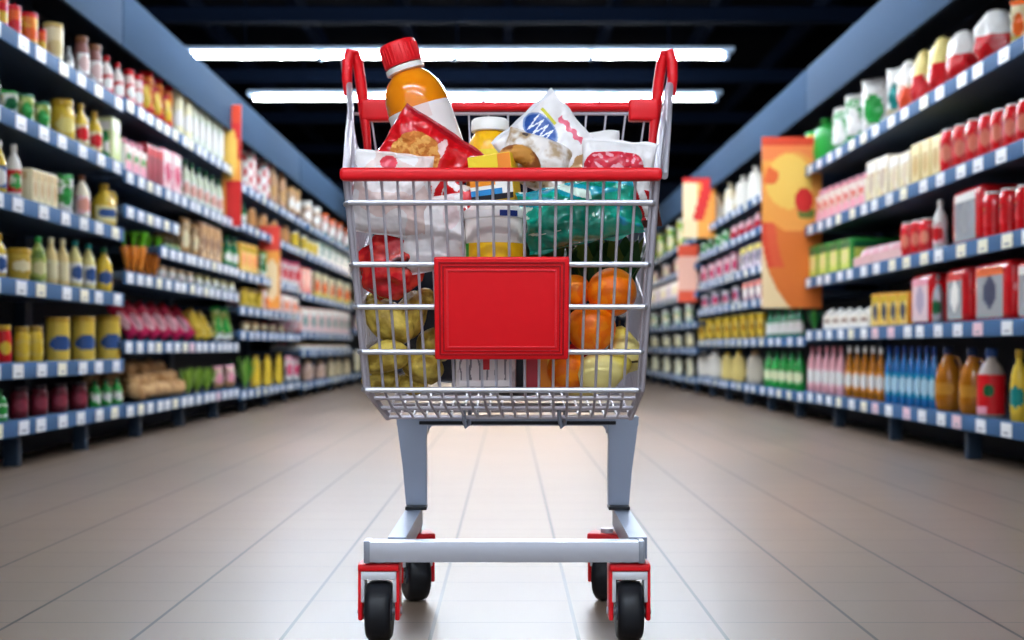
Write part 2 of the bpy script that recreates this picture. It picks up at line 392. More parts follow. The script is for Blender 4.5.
def k_tray(w, dp, h, c):                                   # shallow open tray with small packs or produce showing over the rim
    b = MB().box((0, 0, .006), (w, dp, .012), c[0])
    for sx in (-1, 1): b.box((sx*(w/2-.004), 0, h*.25), (.008, dp, h*.5), c[0]); b.box((0, sx*(dp/2-.004), h*.25), (w, .008, h*.5), c[0])
    out = [('tray', b)]
    k = 0
    nx = max(2, min(5, int(w/.07)))
    for i in range(nx):
        for j in range(2):
            q = MB().blob((-w/2+w*(i+.5)/nx, (j-.5)*dp*.42, h*.56), (w/nx*.46, dp*.2, h*.42), c[1+(k % 2)], 2, .1, seed=k); k += 1
            out.append(('food_pack', q))
    return out
def k_leafy(d, dp, h, c):
    d *= .75
    out = MB()
    for k in range(15):
        a = k*2.4; rr = .12+.3*(k/15); ang = .12+.4*k/15
        out.M = Matrix.Translation((0, 0, .025)) @ Rz(a) @ Ry(ang)
        def f(u, v):
            wd = math.sin(PI*min(.98, v*.9+.08))**.8*d*.22
            return Vector(((v**2)*d*.12+.01, (u-.5)*2*wd, v*h*.98-abs(u-.5)*h*.08+noise.noise(Vector((u*6, v*6, k)))*.012))
        out.grid(f, 6, 8, c[k % 2])
    st = MB().lathe([(d*.10, 0), (d*.13, h*.08), (d*.06, h*.3)], c[2], 10)
    return [('leaves', out), ('stem', st)]
def k_sack(w, dp, h, c):                                   # stuffed sack gathered at the top
    prof = [(.38, 0), (.48, .05), (.5, .3), (.49, .6), (.42, .78), (.2, .88), (.12, .9)]
    b = MB().lathe([(r*w, z*h) for r, z in prof], c[0], 22, 1, min(1, dp/w))
    for i, v in enumerate(b.v): v += Vector((noise.noise(v*14), noise.noise(v*14+Vector((5, 0, 0))), 0))*.02*(1 if v.z > .01 else 0)
    n = MB().lathe([(.12*w, .89*h), (.2*w, .96*h), (.17*w, h)], c[1], 14, cap=False)
    return [('sack_body', b), ('gathered_neck', n)]
def k_loaf(w, dp, h, c):
    b = MB().blob((0, 0, h*.5), (w*.5, dp*.42, h*.5), c[0], 3, .04)
    s_ = MB()
    for k in range(3):
        s_.box((-w*.22+w*.22*k, -dp*.14, h*.9), (.012, dp*.4, h*.05), c[1], .003, R=Rz(.5))
    return [('crust', b), ('scoring', s_)]
def k_carrots(d, dp, h, c):
    out = []
    for k in range(3):
        m = MB(); m.M = Matrix.Translation(((k-1)*d*.3, 0, .006)) @ Ry((k-1)*.14)
        m.lathe([(d*.03, 0), (d*.12, h*.1), (d*.2, h*.38), (d*.26, h*.6), (d*.18, h*.66)], c[0], 12); out.append(('root', m))
        g_ = MB(); g_.M = m.M
        for j in range(6):
            a = j*1.05; g_.tube([(0, 0, h*.62), (math.cos(a)*d*.08, math.sin(a)*d*.08, h*.82), (math.cos(a)*d*.2, math.sin(a)*d*.2, h)], d*.05, c[1], 6)
        out.append(('leaf_top', g_))
    return out
def k_melon(d, dp, h, c):
    b = MB().blob((0, 0, h/2), (d*.5, d*.45, h/2), c[0], 3, .03); s_ = MB().tube([(0, 0, h*.96), (.01, 0, h*1.04)], d*.04, c[1], 6)
    return [('fruit_body', b), ('stalk', s_)]
KINDS = dict(jar=k_jar, can=k_can, tin=k_tin, bottle=k_bottle, jug=k_jug, carton=k_carton, gable=k_gable, pouch=k_pouch, dots=k_dots, fruitbag=k_fruitbag, canpack=k_canpack,
             bigpack=k_bigpack, bottlepack=k_bottlepack, tub=k_tub, tray=k_tray, leafy=k_leafy, sack=k_sack, loaf=k_loaf, carrots=k_carrots, melon=k_melon)
LONG = {'carton', 'canpack', 'bigpack', 'bottlepack', 'tray', 'gable'}       # length runs along the shelf
NAMES = dict(jar=('glass_jar', 'jar'), can=('drink_can', 'can'), tin=('food_tin', 'tin'), bottle=('bottle', 'bottle'), jug=('jug', 'jug'), carton=('carton', 'carton'), gable=('drink_carton', 'carton'),
             pouch=('food_pouch', 'bag'), dots=('snack_bag', 'bag'), fruitbag=('fruit_bag', 'bag'), canpack=('can_multipack', 'drink pack'), bigpack=('multipack', 'drink pack'),
             bottlepack=('bottle_multipack', 'drink pack'), tub=('tub', 'tub'), tray=('food_tray', 'tray'), leafy=('lettuce', 'lettuce'), sack=('sack', 'sack'), loaf=('bread_loaf', 'bread'),
             carrots=('carrot_bunch', 'carrots'), melon=('melon', 'melon'))
ORD = ['first', 'second', 'third', 'fourth', 'fifth', 'sixth', 'seventh', 'eighth', 'ninth', 'tenth', 'eleventh', 'twelfth']
def row(bayname, lvl, x0, x1, n, pw, ph, kind, cols, desc, lean=0, name=None, yaw=None, back=0, depth=None):
    side = 'left' if 'left' in bayname else 'right'
    s, Y0, Y1, lv = BAYS[(side, bayname)]
    z, ya, yb = lv[lvl]
    above = min([q[0] for q in lv if q[0] > z+.02 and q[1] < yb-.1 and q[2] > ya+.1 and (q[1] <= px2y((x0+x1)/2) <= q[2])] + [2.62])-.075
    gap = above-z-ZT
    xs = [x0, x1]; xs.sort(key=lambda q: -abs(q-CX))       # from the near end
    far = abs((x0+x1)/2-CX) < 215
    proto = None
    total = len(lv)
    shelf_word = 'bottom' if lvl == total-1 else ('top' if lvl == 0 else ORD[lvl])
    place = 'on the %s shelf, %s' % (shelf_word, bayname)
    if kind in LONG:
        Xf = XL+.03+back
        Ya, Yb = sorted((px2y(xs[0], Xf), px2y(xs[1], Xf)))
        Ya = max(Ya, Y0+.01) if Ya > Y0-.5 else Ya
        L = (Yb-Ya)/n; w_ = L*.93
    for i in range(n):
        px = xs[0]+(xs[1]-xs[0])*(i+.5)/n
        if kind in LONG:
            Y = Ya+L*(i+.5); d = w_; dp = depth or {'canpack': L*.66, 'bottlepack': L*.66, 'gable': .12}.get(kind, .34)
            h = min(ph*Y/F, gap)
            X = Xf+dp/2
            if kind == 'canpack' or kind == 'bottlepack': X = Xf+w_/3
        else:
            Xc = XL+.03+back+.06
            for _ in range(3):
                Y = Xc*F/abs(px-CX); d = pw*Y/F; Xc = XL+.03+back+max(.04, d/2)
            d = min(d, .5); X = Xc; h = min(ph*Y/F, gap*.97); dp = depth or d*.5
            X = max(X, XL+.03+back+d*.5)
        if proto is None:
            parts = KINDS[kind](d, dp, h, cols)
            nm = name or NAMES[kind][0]
            if far:
                m = MB()
                for _, q in parts: m.merge(q)
                proto = m.build(nm)
            elif len(parts) == 1: proto = parts[0][1].build(nm)
            else:
                proto = empty(nm)
                for pn, q in parts: q.build(pn, proto)
            o = proto; base = (d, h)
        else:
            o = copy_tree(proto)
        o.location = (s*X, Y, z+.0025+(abs(lean)*.5*d if lean else 0))
        y_ = yaw if yaw is not None else (PI/2 if kind in LONG else .75)
        if kind not in LONG: y_ += random.uniform(-.12, .12)
        if kind in ('pouch', 'fruitbag', 'dots', 'sack', 'leafy'): h *= random.uniform(.9, 1.0); y_ += random.uniform(-.2, .2)
        o.rotation_euler = (0, lean*s, -s*y_) if not lean else (0, 0, 0)
        if lean: o.rotation_euler = (Rz(-s*y_) @ Ry(lean)).to_euler()
        if proto is not o: 
            o.scale = (d/base[0], d/base[0], h/base[1])
        lab = desc + ((', %s from near end' % ORD[i]) if n > 1 else '')+(', %s shelf, %s' % (shelf_word, bayname))
        tag(o, lab, NAMES[kind][1], (desc+' group '+place) if n > 1 else None)
# colours
FW = foil('f7f5f0'); FR = foil('d3141c')
W = pl('f4f2ec'); CR = pl('ecdfb4'); YE_ = mat('e3bf3a', rough=.25, coat=.4); YD = pl('c9a02e'); BL = pl('34568f'); RD = pl('d3141c'); RDK = pl('8f0f22'); GR = pl('2d9a3f'); GD = pl('12663a')
OR = pl('f0671c'); PK = pl('f0a3b4'); HP = pl('d5285e'); TN = pl('c79a62'); BR = pl('7b4a2b'); GY = pl('8d8f93'); NV = pl('16284e'); BK = pl('14161a'); TE = pl('14827c'); AM = mat('b06a12', rough=.15, coat=.6)
SL = mat('c9ced4', rough=.25, metal=.5); CL = pl('f8f6f2')
pGr = pr('2d9a3f', 'f2f2e6', 'd8c84a', 22); pCr = pr('e8d9a4', 'f6efd8', 'b8863a', 20); pPk = pr('f3b7c0', 'f8f4f0', 'b2384a', 24); pRd = pr('d3141c', 'b00a18', 'f6e9e4', 16, .56)
pYe = pr('efc93c', 'f6e48a', 'd07c1c', 18); pTn = pr('c89a62', 'e4c79a', '7b4a2b', 26); pMx = pr('f3efe6', 'e0574a', '2d9a3f', 26); pBl = pr('1f5fb4', '1b86c8', 'e8f2fb', 20); pWg = pr('f3f5ee', '5cae4c', 'e9d657', 20, .55)
pOl = pr('6e8a3a', 'a7b655', 'e4dfa8', 20); pBr = pr('8a5a3c', 'c99b74', 'efdcc8', 24); pLv = pr('e9e4ea', 'c4a7c2', '5566aa', 24)

A = 'nearest left bay'
row(A, 0, -34, 6, 3, 16, 34, 'tin', [OR, RD, RD, YE_], 'red and orange food tin')
row(A, 0, 6, 20, 1, 15, 34, 'tin', [RD, RD, OR, RD], 'short red canister')
row(A, 0, 20, 37, 1, 17, 36, 'tin', [OR, RD, pr('f08a2a', 'f6c23c', 'd3141c', 20), OR], 'orange canister with red lid')
row(A, 0, 36, 46, 1, 10, 28, 'tin', [OR, RD, OR, YE_], 'slim orange tin')
row(A, 0, 43, 63, 1, 19, 42, 'tin', [CR, pl('cdb269'), CR, pl('dcc98a')], 'tall cream canister')
row(A, 0, 63, 74, 1, 10, 28, 'bottle', [GY, GY, GY, W], 'slim grey bottle')
row(A, 0, 75, 101, 2, 14, 46, 'jar', [pl('8c5a52'), BR, W, pl('d9b7b0')], 'brown jar with white label')
row(A, 0, 101, 123, 2, 12, 42, 'bottle', [pl('e9dcd4'), RD, RD, W], 'white bottle with red cap and label')
row(A, 1, -36, 18, 3, 17, 30, 'pouch', [pGr, GR, W, GD], 'green and white leafy pouch')
row(A, 1, 18, 50, 2, 17, 32, 'pouch', [pOl, GD, pGr, GR], 'olive green leafy pouch')
row(A, 1, 50, 74, 1, 24, 44, 'jar', [YE_, YD, YE_, pl('f0dc7c')], 'big round yellow jar')
row(A, 1, 74, 101, 2, 15, 54, 'bottle', [YE_, YD, pCr, RD], 'yellow bottle with patterned label')
row(A, 1, 101, 112, 1, 12, 50, 'bottle', [GD, GD, GR, W], 'dark green bottle')
row(A, 1, 112, 121, 1, 10, 54, 'carton', [pl('dfe6ac'), W, pl('cfdc8c'), pl('e9edcc')], 'pale green upright carton', depth=.16)
row(A, 2, -40, 6, 3, 15, 56, 'bottle', [YE_, W, BL, W], 'yellow bottle with blue label')
row(A, 2, 6, 21, 1, 15, 60, 'bottle', [W, W, RD, pGr], 'white bottle with red fruit label')
row(A, 2, 20, 34, 1, 15, 26, 'melon', [pr('1d5aa0', '2d9a3f', 'e8f2fb', 9), GD], 'blue and green round pack', name='round_pack')
row(A, 2, 32, 58, 4, 8, 36, 'carton', [CR, pl('d9bd84'), CR, pl('c9a36a')], 'cream slim carton')
row(A, 2, 58, 73, 1, 15, 42, 'pouch', [pWg, GR, W, GR], 'white pouch with green squares')
row(A, 2, 73, 90, 1, 16, 46, 'bottle', [pl('efe3c8'), BR, pPk, pl('e8a08c')], 'cream bottle with pink label')
row(A, 2, 90, 118, 1, 25, 52, 'jug', [YE_, YD, pl('f2e3a0'), BL], 'large yellow jug with blue label')
row(A, 3, -40, 6, 3, 15, 46, 'bottle', [YE_, YD, W, BL], 'yellow bottle with white label')
row(A, 3, 7, 31, 1, 23, 34, 'tub', [pl('d8b94a'), YD, pl('c9a63c'), CR], 'mustard yellow tub')
row(A, 3, 30, 46, 1, 16, 48, 'bottle', [pOl, GR, pl('a7b655'), pl('e4dfa8')], 'olive green bottle')
row(A, 3, 45, 68, 2, 13, 49, 'bottle', [pl('e9cf8c'), CR, pCr, CR], 'cream yellow slim bottle')
row(A, 3, 68, 95, 2, 14, 49, 'bottle', [pl('e6d98c'), TE, W, BL], 'yellow bottle with blue and white label')
row(A, 3, 95, 112, 1, 16, 50, 'bottle', [YE_, GD, YE_, BL], 'golden bottle with round blue label')
row(A, 4, -40, -8, 1, 22, 40, 'tin', [YE_, YD, YE_, BL], 'yellow tin cut by the frame edge')
row(A, 4, -6, 14, 1, 14, 38, 'jar', [RD, YD, RD, YE_], 'red and yellow glass jar')
row(A, 4, 15, 42, 2, 15, 36, 'jar', [YE_, pl('a98427'), pl('d9bc50'), YE_], 'squat yellow glass jar')
row(A, 4, 45, 121, 3, 23, 44, 'tin', [pl('e0be45'), pl('c2952c'), pl('e6c650'), BL], 'tall yellow tin with blue oval')
row(A, 5, -30, 8, 2, 16, 32, 'bottle', [GR, GD, W, GR], 'green bottle at the frame edge')
row(A, 5, 9, 88, 4, 17, 32, 'jar', [pl('5c1422'), pl('2a1a24'), pl('7c1f30'), pl('98394a')], 'dark red jar with black lid')
row(A, 5, 89, 122, 3, 11, 31, 'bottle', [GR, GD, pGr, W], 'small green glass bottle')
B = 'second left bay'
row(B, 0, 125, 141, 2, 11, 38, 'jar', [pl('e8cfc6'), RD, RD, W], 'white and red jar')
row(B, 0, 141, 172, 3, 13, 48, 'pouch', [pr('d3141c', 'f0861c', 'f6c23c', 12), RD, RD, YE_], 'tall red and orange pouch')
row(B, 0, 172, 190, 2, 12, 48, 'tin', [pl('f0e6b0'), CR, pl('f6efc4'), W], 'pale yellow cylinder tin')
row(B, 0, 190, 222, 5, 9, 58, 'bottle', [pl('e9f0d4'), GR, pWg, W], 'white bottle with green cap')
row(B, 1, 125, 147, 3, 7, 36, 'gable', [W, PK, pMx, GR], 'small white and pink carton')
row(B, 1, 147, 163, 3, 6, 40, 'carton', [RDK, RD, RDK, pl('b01c34')], 'dark red slim carton')
row(B, 1, 163, 182, 2, 9, 42, 'carton', [pl('e78aa0'), W, pPk, HP], 'pink carton with white top')
row(B, 1, 182, 222, 6, 8, 52, 'bottle', [pl('dfe8cc'), GD, pWg, pl('e8b0a0')], 'slim white bottle with green neck')
row(B, 3, 162, 179, 3, 7, 22, 'bottle', [pOl, GD, W, GR], 'short green bottle')
row(B, 3, 179, 201, 2, 12, 40, 'pouch', [pTn, TN, TN, CR], 'tan bread bag')
row(B, 3, 201, 222, 3, 8, 40, 'carton', [pBr, TN, pTn, BR], 'light brown carton')
row(B, 3, 223, 237, 2, 9, 44, 'bottle', [GD, GD, GR, W], 'deep green tall bottle')
row(B, 4, 126, 156, 2, 18, 46, 'carrots', [pl('e0842c'), pl('6cc024')], 'bunch of carrots with green tops')
row(B, 4, 156, 192, 4, 10, 20, 'tub', [pl('e8d4b4'), pl('d8b48c'), W, pMx], 'small beige tub')
row(B, 4, 193, 234, 5, 9, 22, 'jar', [pl('e4dfa8'), pl('bfae6a'), pWg, W], 'small pale green jar')
row(B, 5, 130, 198, 6, 13, 44, 'pouch', [pr('b8102c', 'd3284a', 'f6dfe2', 9), RDK, HP, pl('f2b8c0')], 'slanted red and pink pouch', lean=-.6, yaw=.4)
row(B, 5, 199, 214, 2, 12, 34, 'pouch', [YE_, YD, pYe, YE_], 'slanted yellow pouch', lean=-.5, yaw=.4)
row(B, 5, 215, 232, 2, 13, 36, 'pouch', [pOl, GR, pWg, GR], 'slanted pale green pouch', lean=-.2)
row(B, 6, 183, 211, 3, 12, 26, 'leafy', [pl('7ea838'), pl('9cc04a'), CR], 'bright green lettuce head')
row(B, 6, 212, 235, 2, 12, 24, 'pouch', [pr('d9a48c', 'efcfc0', 'c86a6a', 16), PK, TN, PK], 'pink and tan pouch')
Cb = 'third left bay'
row(Cb, 0, 241, 268, 2, 20, 44, 'dots', [W, RD], 'white bag with red dots')
row(Cb, 0, 268, 286, 2, 9, 46, 'bottle', [pl('c99b74'), BR, pBr, TN], 'tan bottle with brown cap')
row(Cb, 0, 287, 299, 2, 8, 30, 'tub', [pBr, TN, pTn, W], 'beige tub')
row(Cb, 1, 246, 290, 4, 12, 26, 'loaf', [pl('c88c54'), pl('efd0a0')], 'golden bread loaf')
row(Cb, 1, 240, 246, 1, 6, 26, 'bottle', [GD, GD, GR, W], 'green bottle beside the poster')
row(Cb, 1, 290, 299, 1, 9, 28, 'pouch', [YE_, W, pYe, YE_], 'bright yellow pouch')
row(Cb, 2, 241, 258, 3, 7, 30, 'carton', [pl('e3a83c'), YE_, pYe, OR], 'yellow and orange carton')
row(Cb, 2, 276, 299, 4, 7, 27, 'pouch', [pPk, HP, W, RD], 'pink and white pouch')
row(Cb, 2, 259, 275, 2, 8, 28, 'pouch', [pGr, GR, W, GD], 'green and white pouch')
row(Cb, 3, 240, 262, 3, 9, 20, 'pouch', [YE_, YD, pYe, YE_], 'plump yellow bag')
row(Cb, 3, 263, 299, 4, 8, 22, 'carton', [pPk, W, pMx, OR], 'pink patterned carton')
row(Cb, 4, 240, 258, 2, 9, 22, 'jar', [pTn, BR, TN, CR], 'tan jar')
row(Cb, 4, 259, 285, 3, 8, 20, 'pouch', [pBr, RDK, pTn, CR], 'brown pouch')
row(Cb, 5, 240, 250, 1, 10, 32, 'leafy', [pl('5c9a34'), pl('8cba4a'), CR], 'small green lettuce')
row(Cb, 5, 250, 284, 3, 11, 32, 'sack', [YE_, YD], 'bright yellow sack')
row(Cb, 5, 285, 299, 2, 8, 26, 'pouch', [pPk, PK, W, HP], 'pink pouch')
D = 'fourth left bay'
row(D, 0, 301, 319, 2, 12, 26, 'tub', [pl('e3cdb4'), W, pBr, W], 'large beige tub with white lid')
row(D, 0, 321, 350, 4, 7, 24, 'pouch', [pMx, OR, TE, W], 'orange and teal pouch')
row(D, 1, 301, 318, 3, 8, 24, 'pouch', [pYe, W, W, YE_], 'yellow and white pouch')
row(D, 1, 319, 350, 5, 7, 24, 'carton', [pWg, TE, W, TE], 'teal and white carton')
row(D, 2, 301, 312, 2, 6, 26, 'carton', [RD, RDK, RD, RDK], 'crimson carton')
row(D, 2, 313, 350, 5, 8, 26, 'pouch', [pl('f0dfb4'), CR, pYe, OR], 'cream pouch')
row(D, 3, 301, 350, 7, 7, 24, 'carton', [pMx, W, pPk, TE], 'multicoloured carton')
row(D, 4, 301, 350, 5, 9, 16, 'tray', [W, pTn, pMx], 'low tray of small packs')
row(D, 5, 301, 326, 2, 13, 30, 'sack', [pr('c9a38c', 'e4c7b4', '8a4a4a', 14), TN], 'pinkish brown sack')
row(D, 5, 327, 350, 3, 9, 24, 'sack', [pl('d9c49c'), TN], 'pale brown sack')
E = 'farthest left bay'
for l_, (c_, d_) in enumerate([(pMx, 'mixed pouch'), (pWg, 'pale green pouch'), (pTn, 'tan pouch'), (pPk, 'pink pouch'), (pCr, 'cream pouch')]):
    row(E, l_, 353, 398, 5, 8, 22, 'pouch', [c_, W, c_, CR], d_)

RA = 'nearest right bay'
row(RA, 0, 1042, 1012, 2, 18, 50, 'pouch', [pl('f0dfb4'), OR, pYe, OR], 'cream bag with orange print')
row(RA, 0, 1013, 978, 1, 42, 58, 'fruitbag', [FW, FR, FR], 'large red fruit bag with white top')
row(RA, 0, 977, 952, 1, 36, 54, 'fruitbag', [FW, FR, FR], 'smaller red fruit bag with white top')
row(RA, 0, 952, 916, 2, 28, 58, 'fruitbag', [foil('f6e28c'), FR, foil('f4dcae')], 'yellow bag of red apples')
row(RA, 0, 917, 901, 1, 24, 54, 'fruitbag', [FW, foil('e8502c'), foil('f3e8cc')], 'cream bag of red apples')
row(RA, 0, 901, 890, 1, 18, 54, 'pouch', [W, W, CR, TE], 'narrow white pouch')
row(RA, 0, 890, 864, 1, 33, 60, 'pouch', [FW, FW, FW, foil('1f9a3c')], 'white bag with green panel')
row(RA, 0, 863, 836, 2, 25, 54, 'pouch', [pr('f4f6f0', '2aa044', 'f4f6f0', 12), W, GR, W], 'white and green crumpled bag')
row(RA, 0, 836, 817, 1, 30, 48, 'sack', [mat('1d9c34', rough=.3, coat=.5), GR], 'round bright green bag')
row(RA, 0, 816, 807, 1, 14, 40, 'pouch', [pl('e6d84a'), GR, YE_, GR], 'lime yellow pouch')
row(RA, 1, 1046, 944, 8, 20, 46, 'can', [GL('e0141c'), FW, pr('e01c24', 'b00a18', 'f0a04a', 16), pl('e88a70')], 'round red can with painted white shine')  # white lids on these red cans stand in for the shine on top
row(RA, 1, 941, 911, 3, 12, 42, 'carton', [pl('d7b968'), pl('efdf9c'), pl('e0c987'), pl('c49a48')], 'yellow cardboard carton')
row(RA, 1, 910, 889, 2, 12, 38, 'carton', [pl('e6d6b8'), W, pCr, pl('d8c2a0')], 'beige patterned carton')
row(RA, 1, 888, 866, 2, 12, 42, 'carton', [pl('e9dcc6'), W, pCr, pl('c9b49a')], 'pale beige carton')
row(RA, 1, 865, 816, 7, 8, 34, 'gable', [pl('f1e4d6'), PK, pMx, pl('d8574a')], 'pale pink drink carton')
row(RA, 1, 815, 808, 1, 10, 38, 'pouch', [pl('dfe04a'), GR, YE_, GR], 'yellow and green pouch')
row(RA, 2, 1050, 986, 4, 20, 48, 'can', [GL('e0141c'), FW, pr('e01c24', 'b00a18', 'f0a04a', 16), RD], 'large glossy red can')
row(RA, 2, 981, 950, 1, 30, 62, 'bigpack', [mat('d8141c', rough=.25, coat=.5), W, SL, GY, pl('b50e18')], 'large red multipack with silver front', depth=.46)
row(RA, 2, 948, 933, 1, 14, 56, 'bottle', [pl('e8e4e0'), W, pPk, RD], 'white and pink bottle', yaw=.9)
row(RA, 2, 932, 904, 3, 15, 36, 'can', [GL('e0141c'), FW, RD, pl('e88a70')], 'small red can')
row(RA, 2, 902, 853, 5, 10, 22, 'tray', [pl('e6b9b4'), pPk, pl('a84a54')], 'low tray of pink packs')
row(RA, 2, 851, 808, 4, 12, 32, 'carton', [GR, GD, pl('c6d65a'), pl('e9e29c')], 'green and lime carton')
row(RA, 3, 1046, 1014, 1, 30, 60, 'bigpack', [RD, W, SL, GY, RDK], 'red multipack at the frame edge', depth=.46)
row(RA, 3, 1010, 971, 1, 38, 62, 'bigpack', [mat('d3141c', rough=.25, coat=.5), OR, SL, NV, pl('f0a8a8')], 'biggest red multipack with pink band', depth=.46)
row(RA, 3, 966, 944, 1, 22, 56, 'bigpack', [mat('d3141c', rough=.25, coat=.5), RD, SL, W, pl('c41018')], 'tall red multipack in the middle', depth=.4)
row(RA, 3, 943, 933, 1, 11, 50, 'bottle', [SL, GY, SL, GD], 'silver bottle between red packs')
row(RA, 3, 932, 909, 1, 22, 52, 'bigpack', [mat('d3141c', rough=.25, coat=.5), PK, pl('e3c9cc'), pl('b0a0b8'), pl('c41018')], 'narrow red multipack farthest back', depth=.4)
row(RA, 3, 908, 871, 4, 9, 34, 'carton', [pl('d99a2c'), YE_, pYe, NV], 'golden yellow carton')
row(RA, 3, 869, 823, 5, 9, 18, 'gable', [W, W, pr('f6f1e4', 'efe6d2', '7a5a48', 16), BR], 'low white carton')
row(RA, 3, 821, 808, 1, 12, 20, 'leafy', [pl('3c8a34'), GD, CR], 'dark lettuce')
row(RA, 4, 1042, 1012, 2, 17, 72, 'bottle', [YE_, YD, YE_, TE], 'yellow tall bottle')
row(RA, 4, 1006, 977, 1, 27, 68, 'bottle', [pl('b8a89c'), pl('2a4a80'), mat('d8141c', rough=.3), GD, PK], 'clear bottle with wide red label')
row(RA, 4, 984, 936, 2, 25, 66, 'jug', [AM, NV, AM, pl('c98a2c')], 'big amber jug with dark cap')
row(RA, 4, 938, 886, 7, 9, 62, 'bottle', [mat('1272b8', rough=.2, coat=.5), pl('0f3f8c'), mat('1a9ac4', rough=.2), pl('bfe6f4')], 'blue water bottle')
row(RA, 4, 885, 846, 5, 9, 54, 'bottle', [AM, W, pl('e08a1c'), W], 'amber bottle with white cap')
row(RA, 4, 845, 809, 5, 9, 50, 'bottle', [pl('e8a8b0'), pl('c9808c'), pPk, W], 'pink bottle')
RB = 'second right bay'
row(RB, 5, 804, 766, 5, 11, 40, 'bottle', [mat('1f9a3c', rough=.2, coat=.5), GD, GR, pl('e6ecc0')], 'bright green bottle')
row(RB, 5, 765, 746, 1, 20, 36, 'sack', [pl('cfc4ae'), TN], 'grey beige sack')
row(RB, 5, 745, 722, 2, 14, 36, 'sack', [pl('e9cf7c'), YE_], 'pale yellow sack')
row(RB, 5, 721, 699, 2, 16, 32, 'sack', [pl('efe8da'), W], 'white flour sack')
row(RB, 4, 804, 768, 5, 10, 34, 'bottle', [mat('127a4a', rough=.2, coat=.5), GD, pWg, W], 'emerald bottle')
row(RB, 4, 766, 699, 8, 9, 26, 'tub', [pl('dcb43c'), YE_, pYe, pl('b8861c')], 'amber yellow tub')
row(RB, 3, 804, 764, 3, 12, 22, 'carton', [NV, NV, BL, W], 'dark blue carton hidden by the poster')
row(RB, 3, 762, 742, 3, 8, 24, 'carton', [NV, RD, pr('24306e', 'd3284a', 'e8e8f0', 16), W], 'navy and red carton')
row(RB, 3, 741, 701, 4, 9, 22, 'pouch', [pLv, W, W, HP], 'lilac and white pouch')
row(RB, 2, 762, 740, 3, 8, 26, 'carton', [pl('4a2f6e'), pl('e9d65a'), pLv, NV], 'purple carton')
row(RB, 2, 739, 701, 5, 8, 24, 'pouch', [pPk, PK, W, HP], 'pale pink pouch')
row(RB, 1, 762, 731, 4, 9, 22, 'fruitbag', [pl('f3c0c8'), RD, HP], 'pink bag of red fruit')
row(RB, 1, 730, 701, 4, 8, 20, 'pouch', [pWg, GR, W, GR], 'green and white pouch')
row(RB, 0, 762, 738, 2, 17, 38, 'sack', [pl('f4efe2'), W], 'white bulging bag')
row(RB, 0, 737, 712, 2, 15, 36, 'sack', [pr('f4efe2', 'e9d8b0', 'c99b54', 9), CR], 'white bag with gold print')
row(RB, 0, 711, 700, 1, 9, 34, 'pouch', [YE_, OR, OR, YE_], 'orange and yellow pouch')
RC = 'farthest right bay'
for l_, (k_, n_, c_, d_, hh) in enumerate([('pouch', 7, pr('e4d84a', '5cae4c', 'f0861c', 9), 'yellow and green bag', 30), ('pouch', 6, pMx, 'mixed colour pouch', 20), ('carton', 7, pLv, 'lilac carton', 22),
                                       ('tub', 6, pWg, 'pale green tub', 20), ('pouch', 6, pCr, 'cream pouch', 18), ('sack', 6, pr('d9d2b0', 'efe8c8', 'b8b45a', 10), 'pale sack', 26)]):
    row(RC, l_, 696, 626, n_, 9, hh, k_, [c_, W, c_, CR], d_)

# potatoes heaped on the bottom shelf of the second left bay
s, Y0, Y1, lv = BAYS[('left', B)]
pz = lv[6][0]; ptm = mat('b98a58', rough=.8, col2='d8ad78', cscale=9)
pm = None; cnt = 0
ya, yb = px2y(127, 2.3), px2y(182, 2.3)
for lay, (nx, ny) in enumerate([(3, 10), (3, 9), (2, 8)]):
    for i in range(nx):
        for j in range(ny):
            if pm is None:
                o = MB().blob((0, 0, 0), (.055, .066, .046), ptm, 2, .14).build('potato'); pm = o
            else: o = pm.copy(); C.objects.link(o)
            o.location = (-(XL+.09+.05*lay+i*.115+random.uniform(0, .01)), ya+.1+lay*.06+(yb-ya-.15-lay*.12)*(j+.5)/ny, pz+.066+lay*.068)
            o.rotation_euler = (random.uniform(-.7, .7), random.uniform(-.3, .3), random.uniform(-.9, .9))
            o.scale = [random.uniform(.9, 1.12)]*3
            tag(o, '%s potato from near end, %s row, %s layer of the heap, bottom shelf' % (ORD[j], ['front', 'middle', 'rear'][i], ORD[lay]), 'potato', 'potatoes heaped on the bottom shelf')
            cnt += 1

# ------------------------------------------------------------------ posters standing out from the shelves
def poster(side, px0, px1, py0, py1, Y, mf, label, nu=40, nv=80):
    a = at(px0, py1, Y); b = at(px1, py0, Y)
    t = empty('aisle_poster', ((a.x+b.x)/2, Y, a.z)); tag(t, label, 'poster')
    wd = b.x-a.x; h = b.z-a.z
    MB().box((0, .009, h/2), (wd, .014, h), mat('b8442c'), .002).build('board', t)
    MB().grid(lambda u, v: (-wd/2+wd*u, -.001, h*v), nu, nv, mf, False).build('printed_face', t, rec=False)
    x = wd/2 if side == 'right' else -wd/2
    MB().tube([(x, .03, 0), (x, .03, h)], .008, foot_m, 6).build('rail', t)
    for q in (.15, .85): MB().box((x, .022, h*q), (.03, .016, .03), foot_m, .002).build('clamp', t)
o1, o2, o3, yy, rr, cc, gg = pl('f2a24a'), pl('e8742c'), pl('d9482c'), pl('f6c860'), pl('cf2b28'), pl('f5d9a8'), pl('6a7a34')
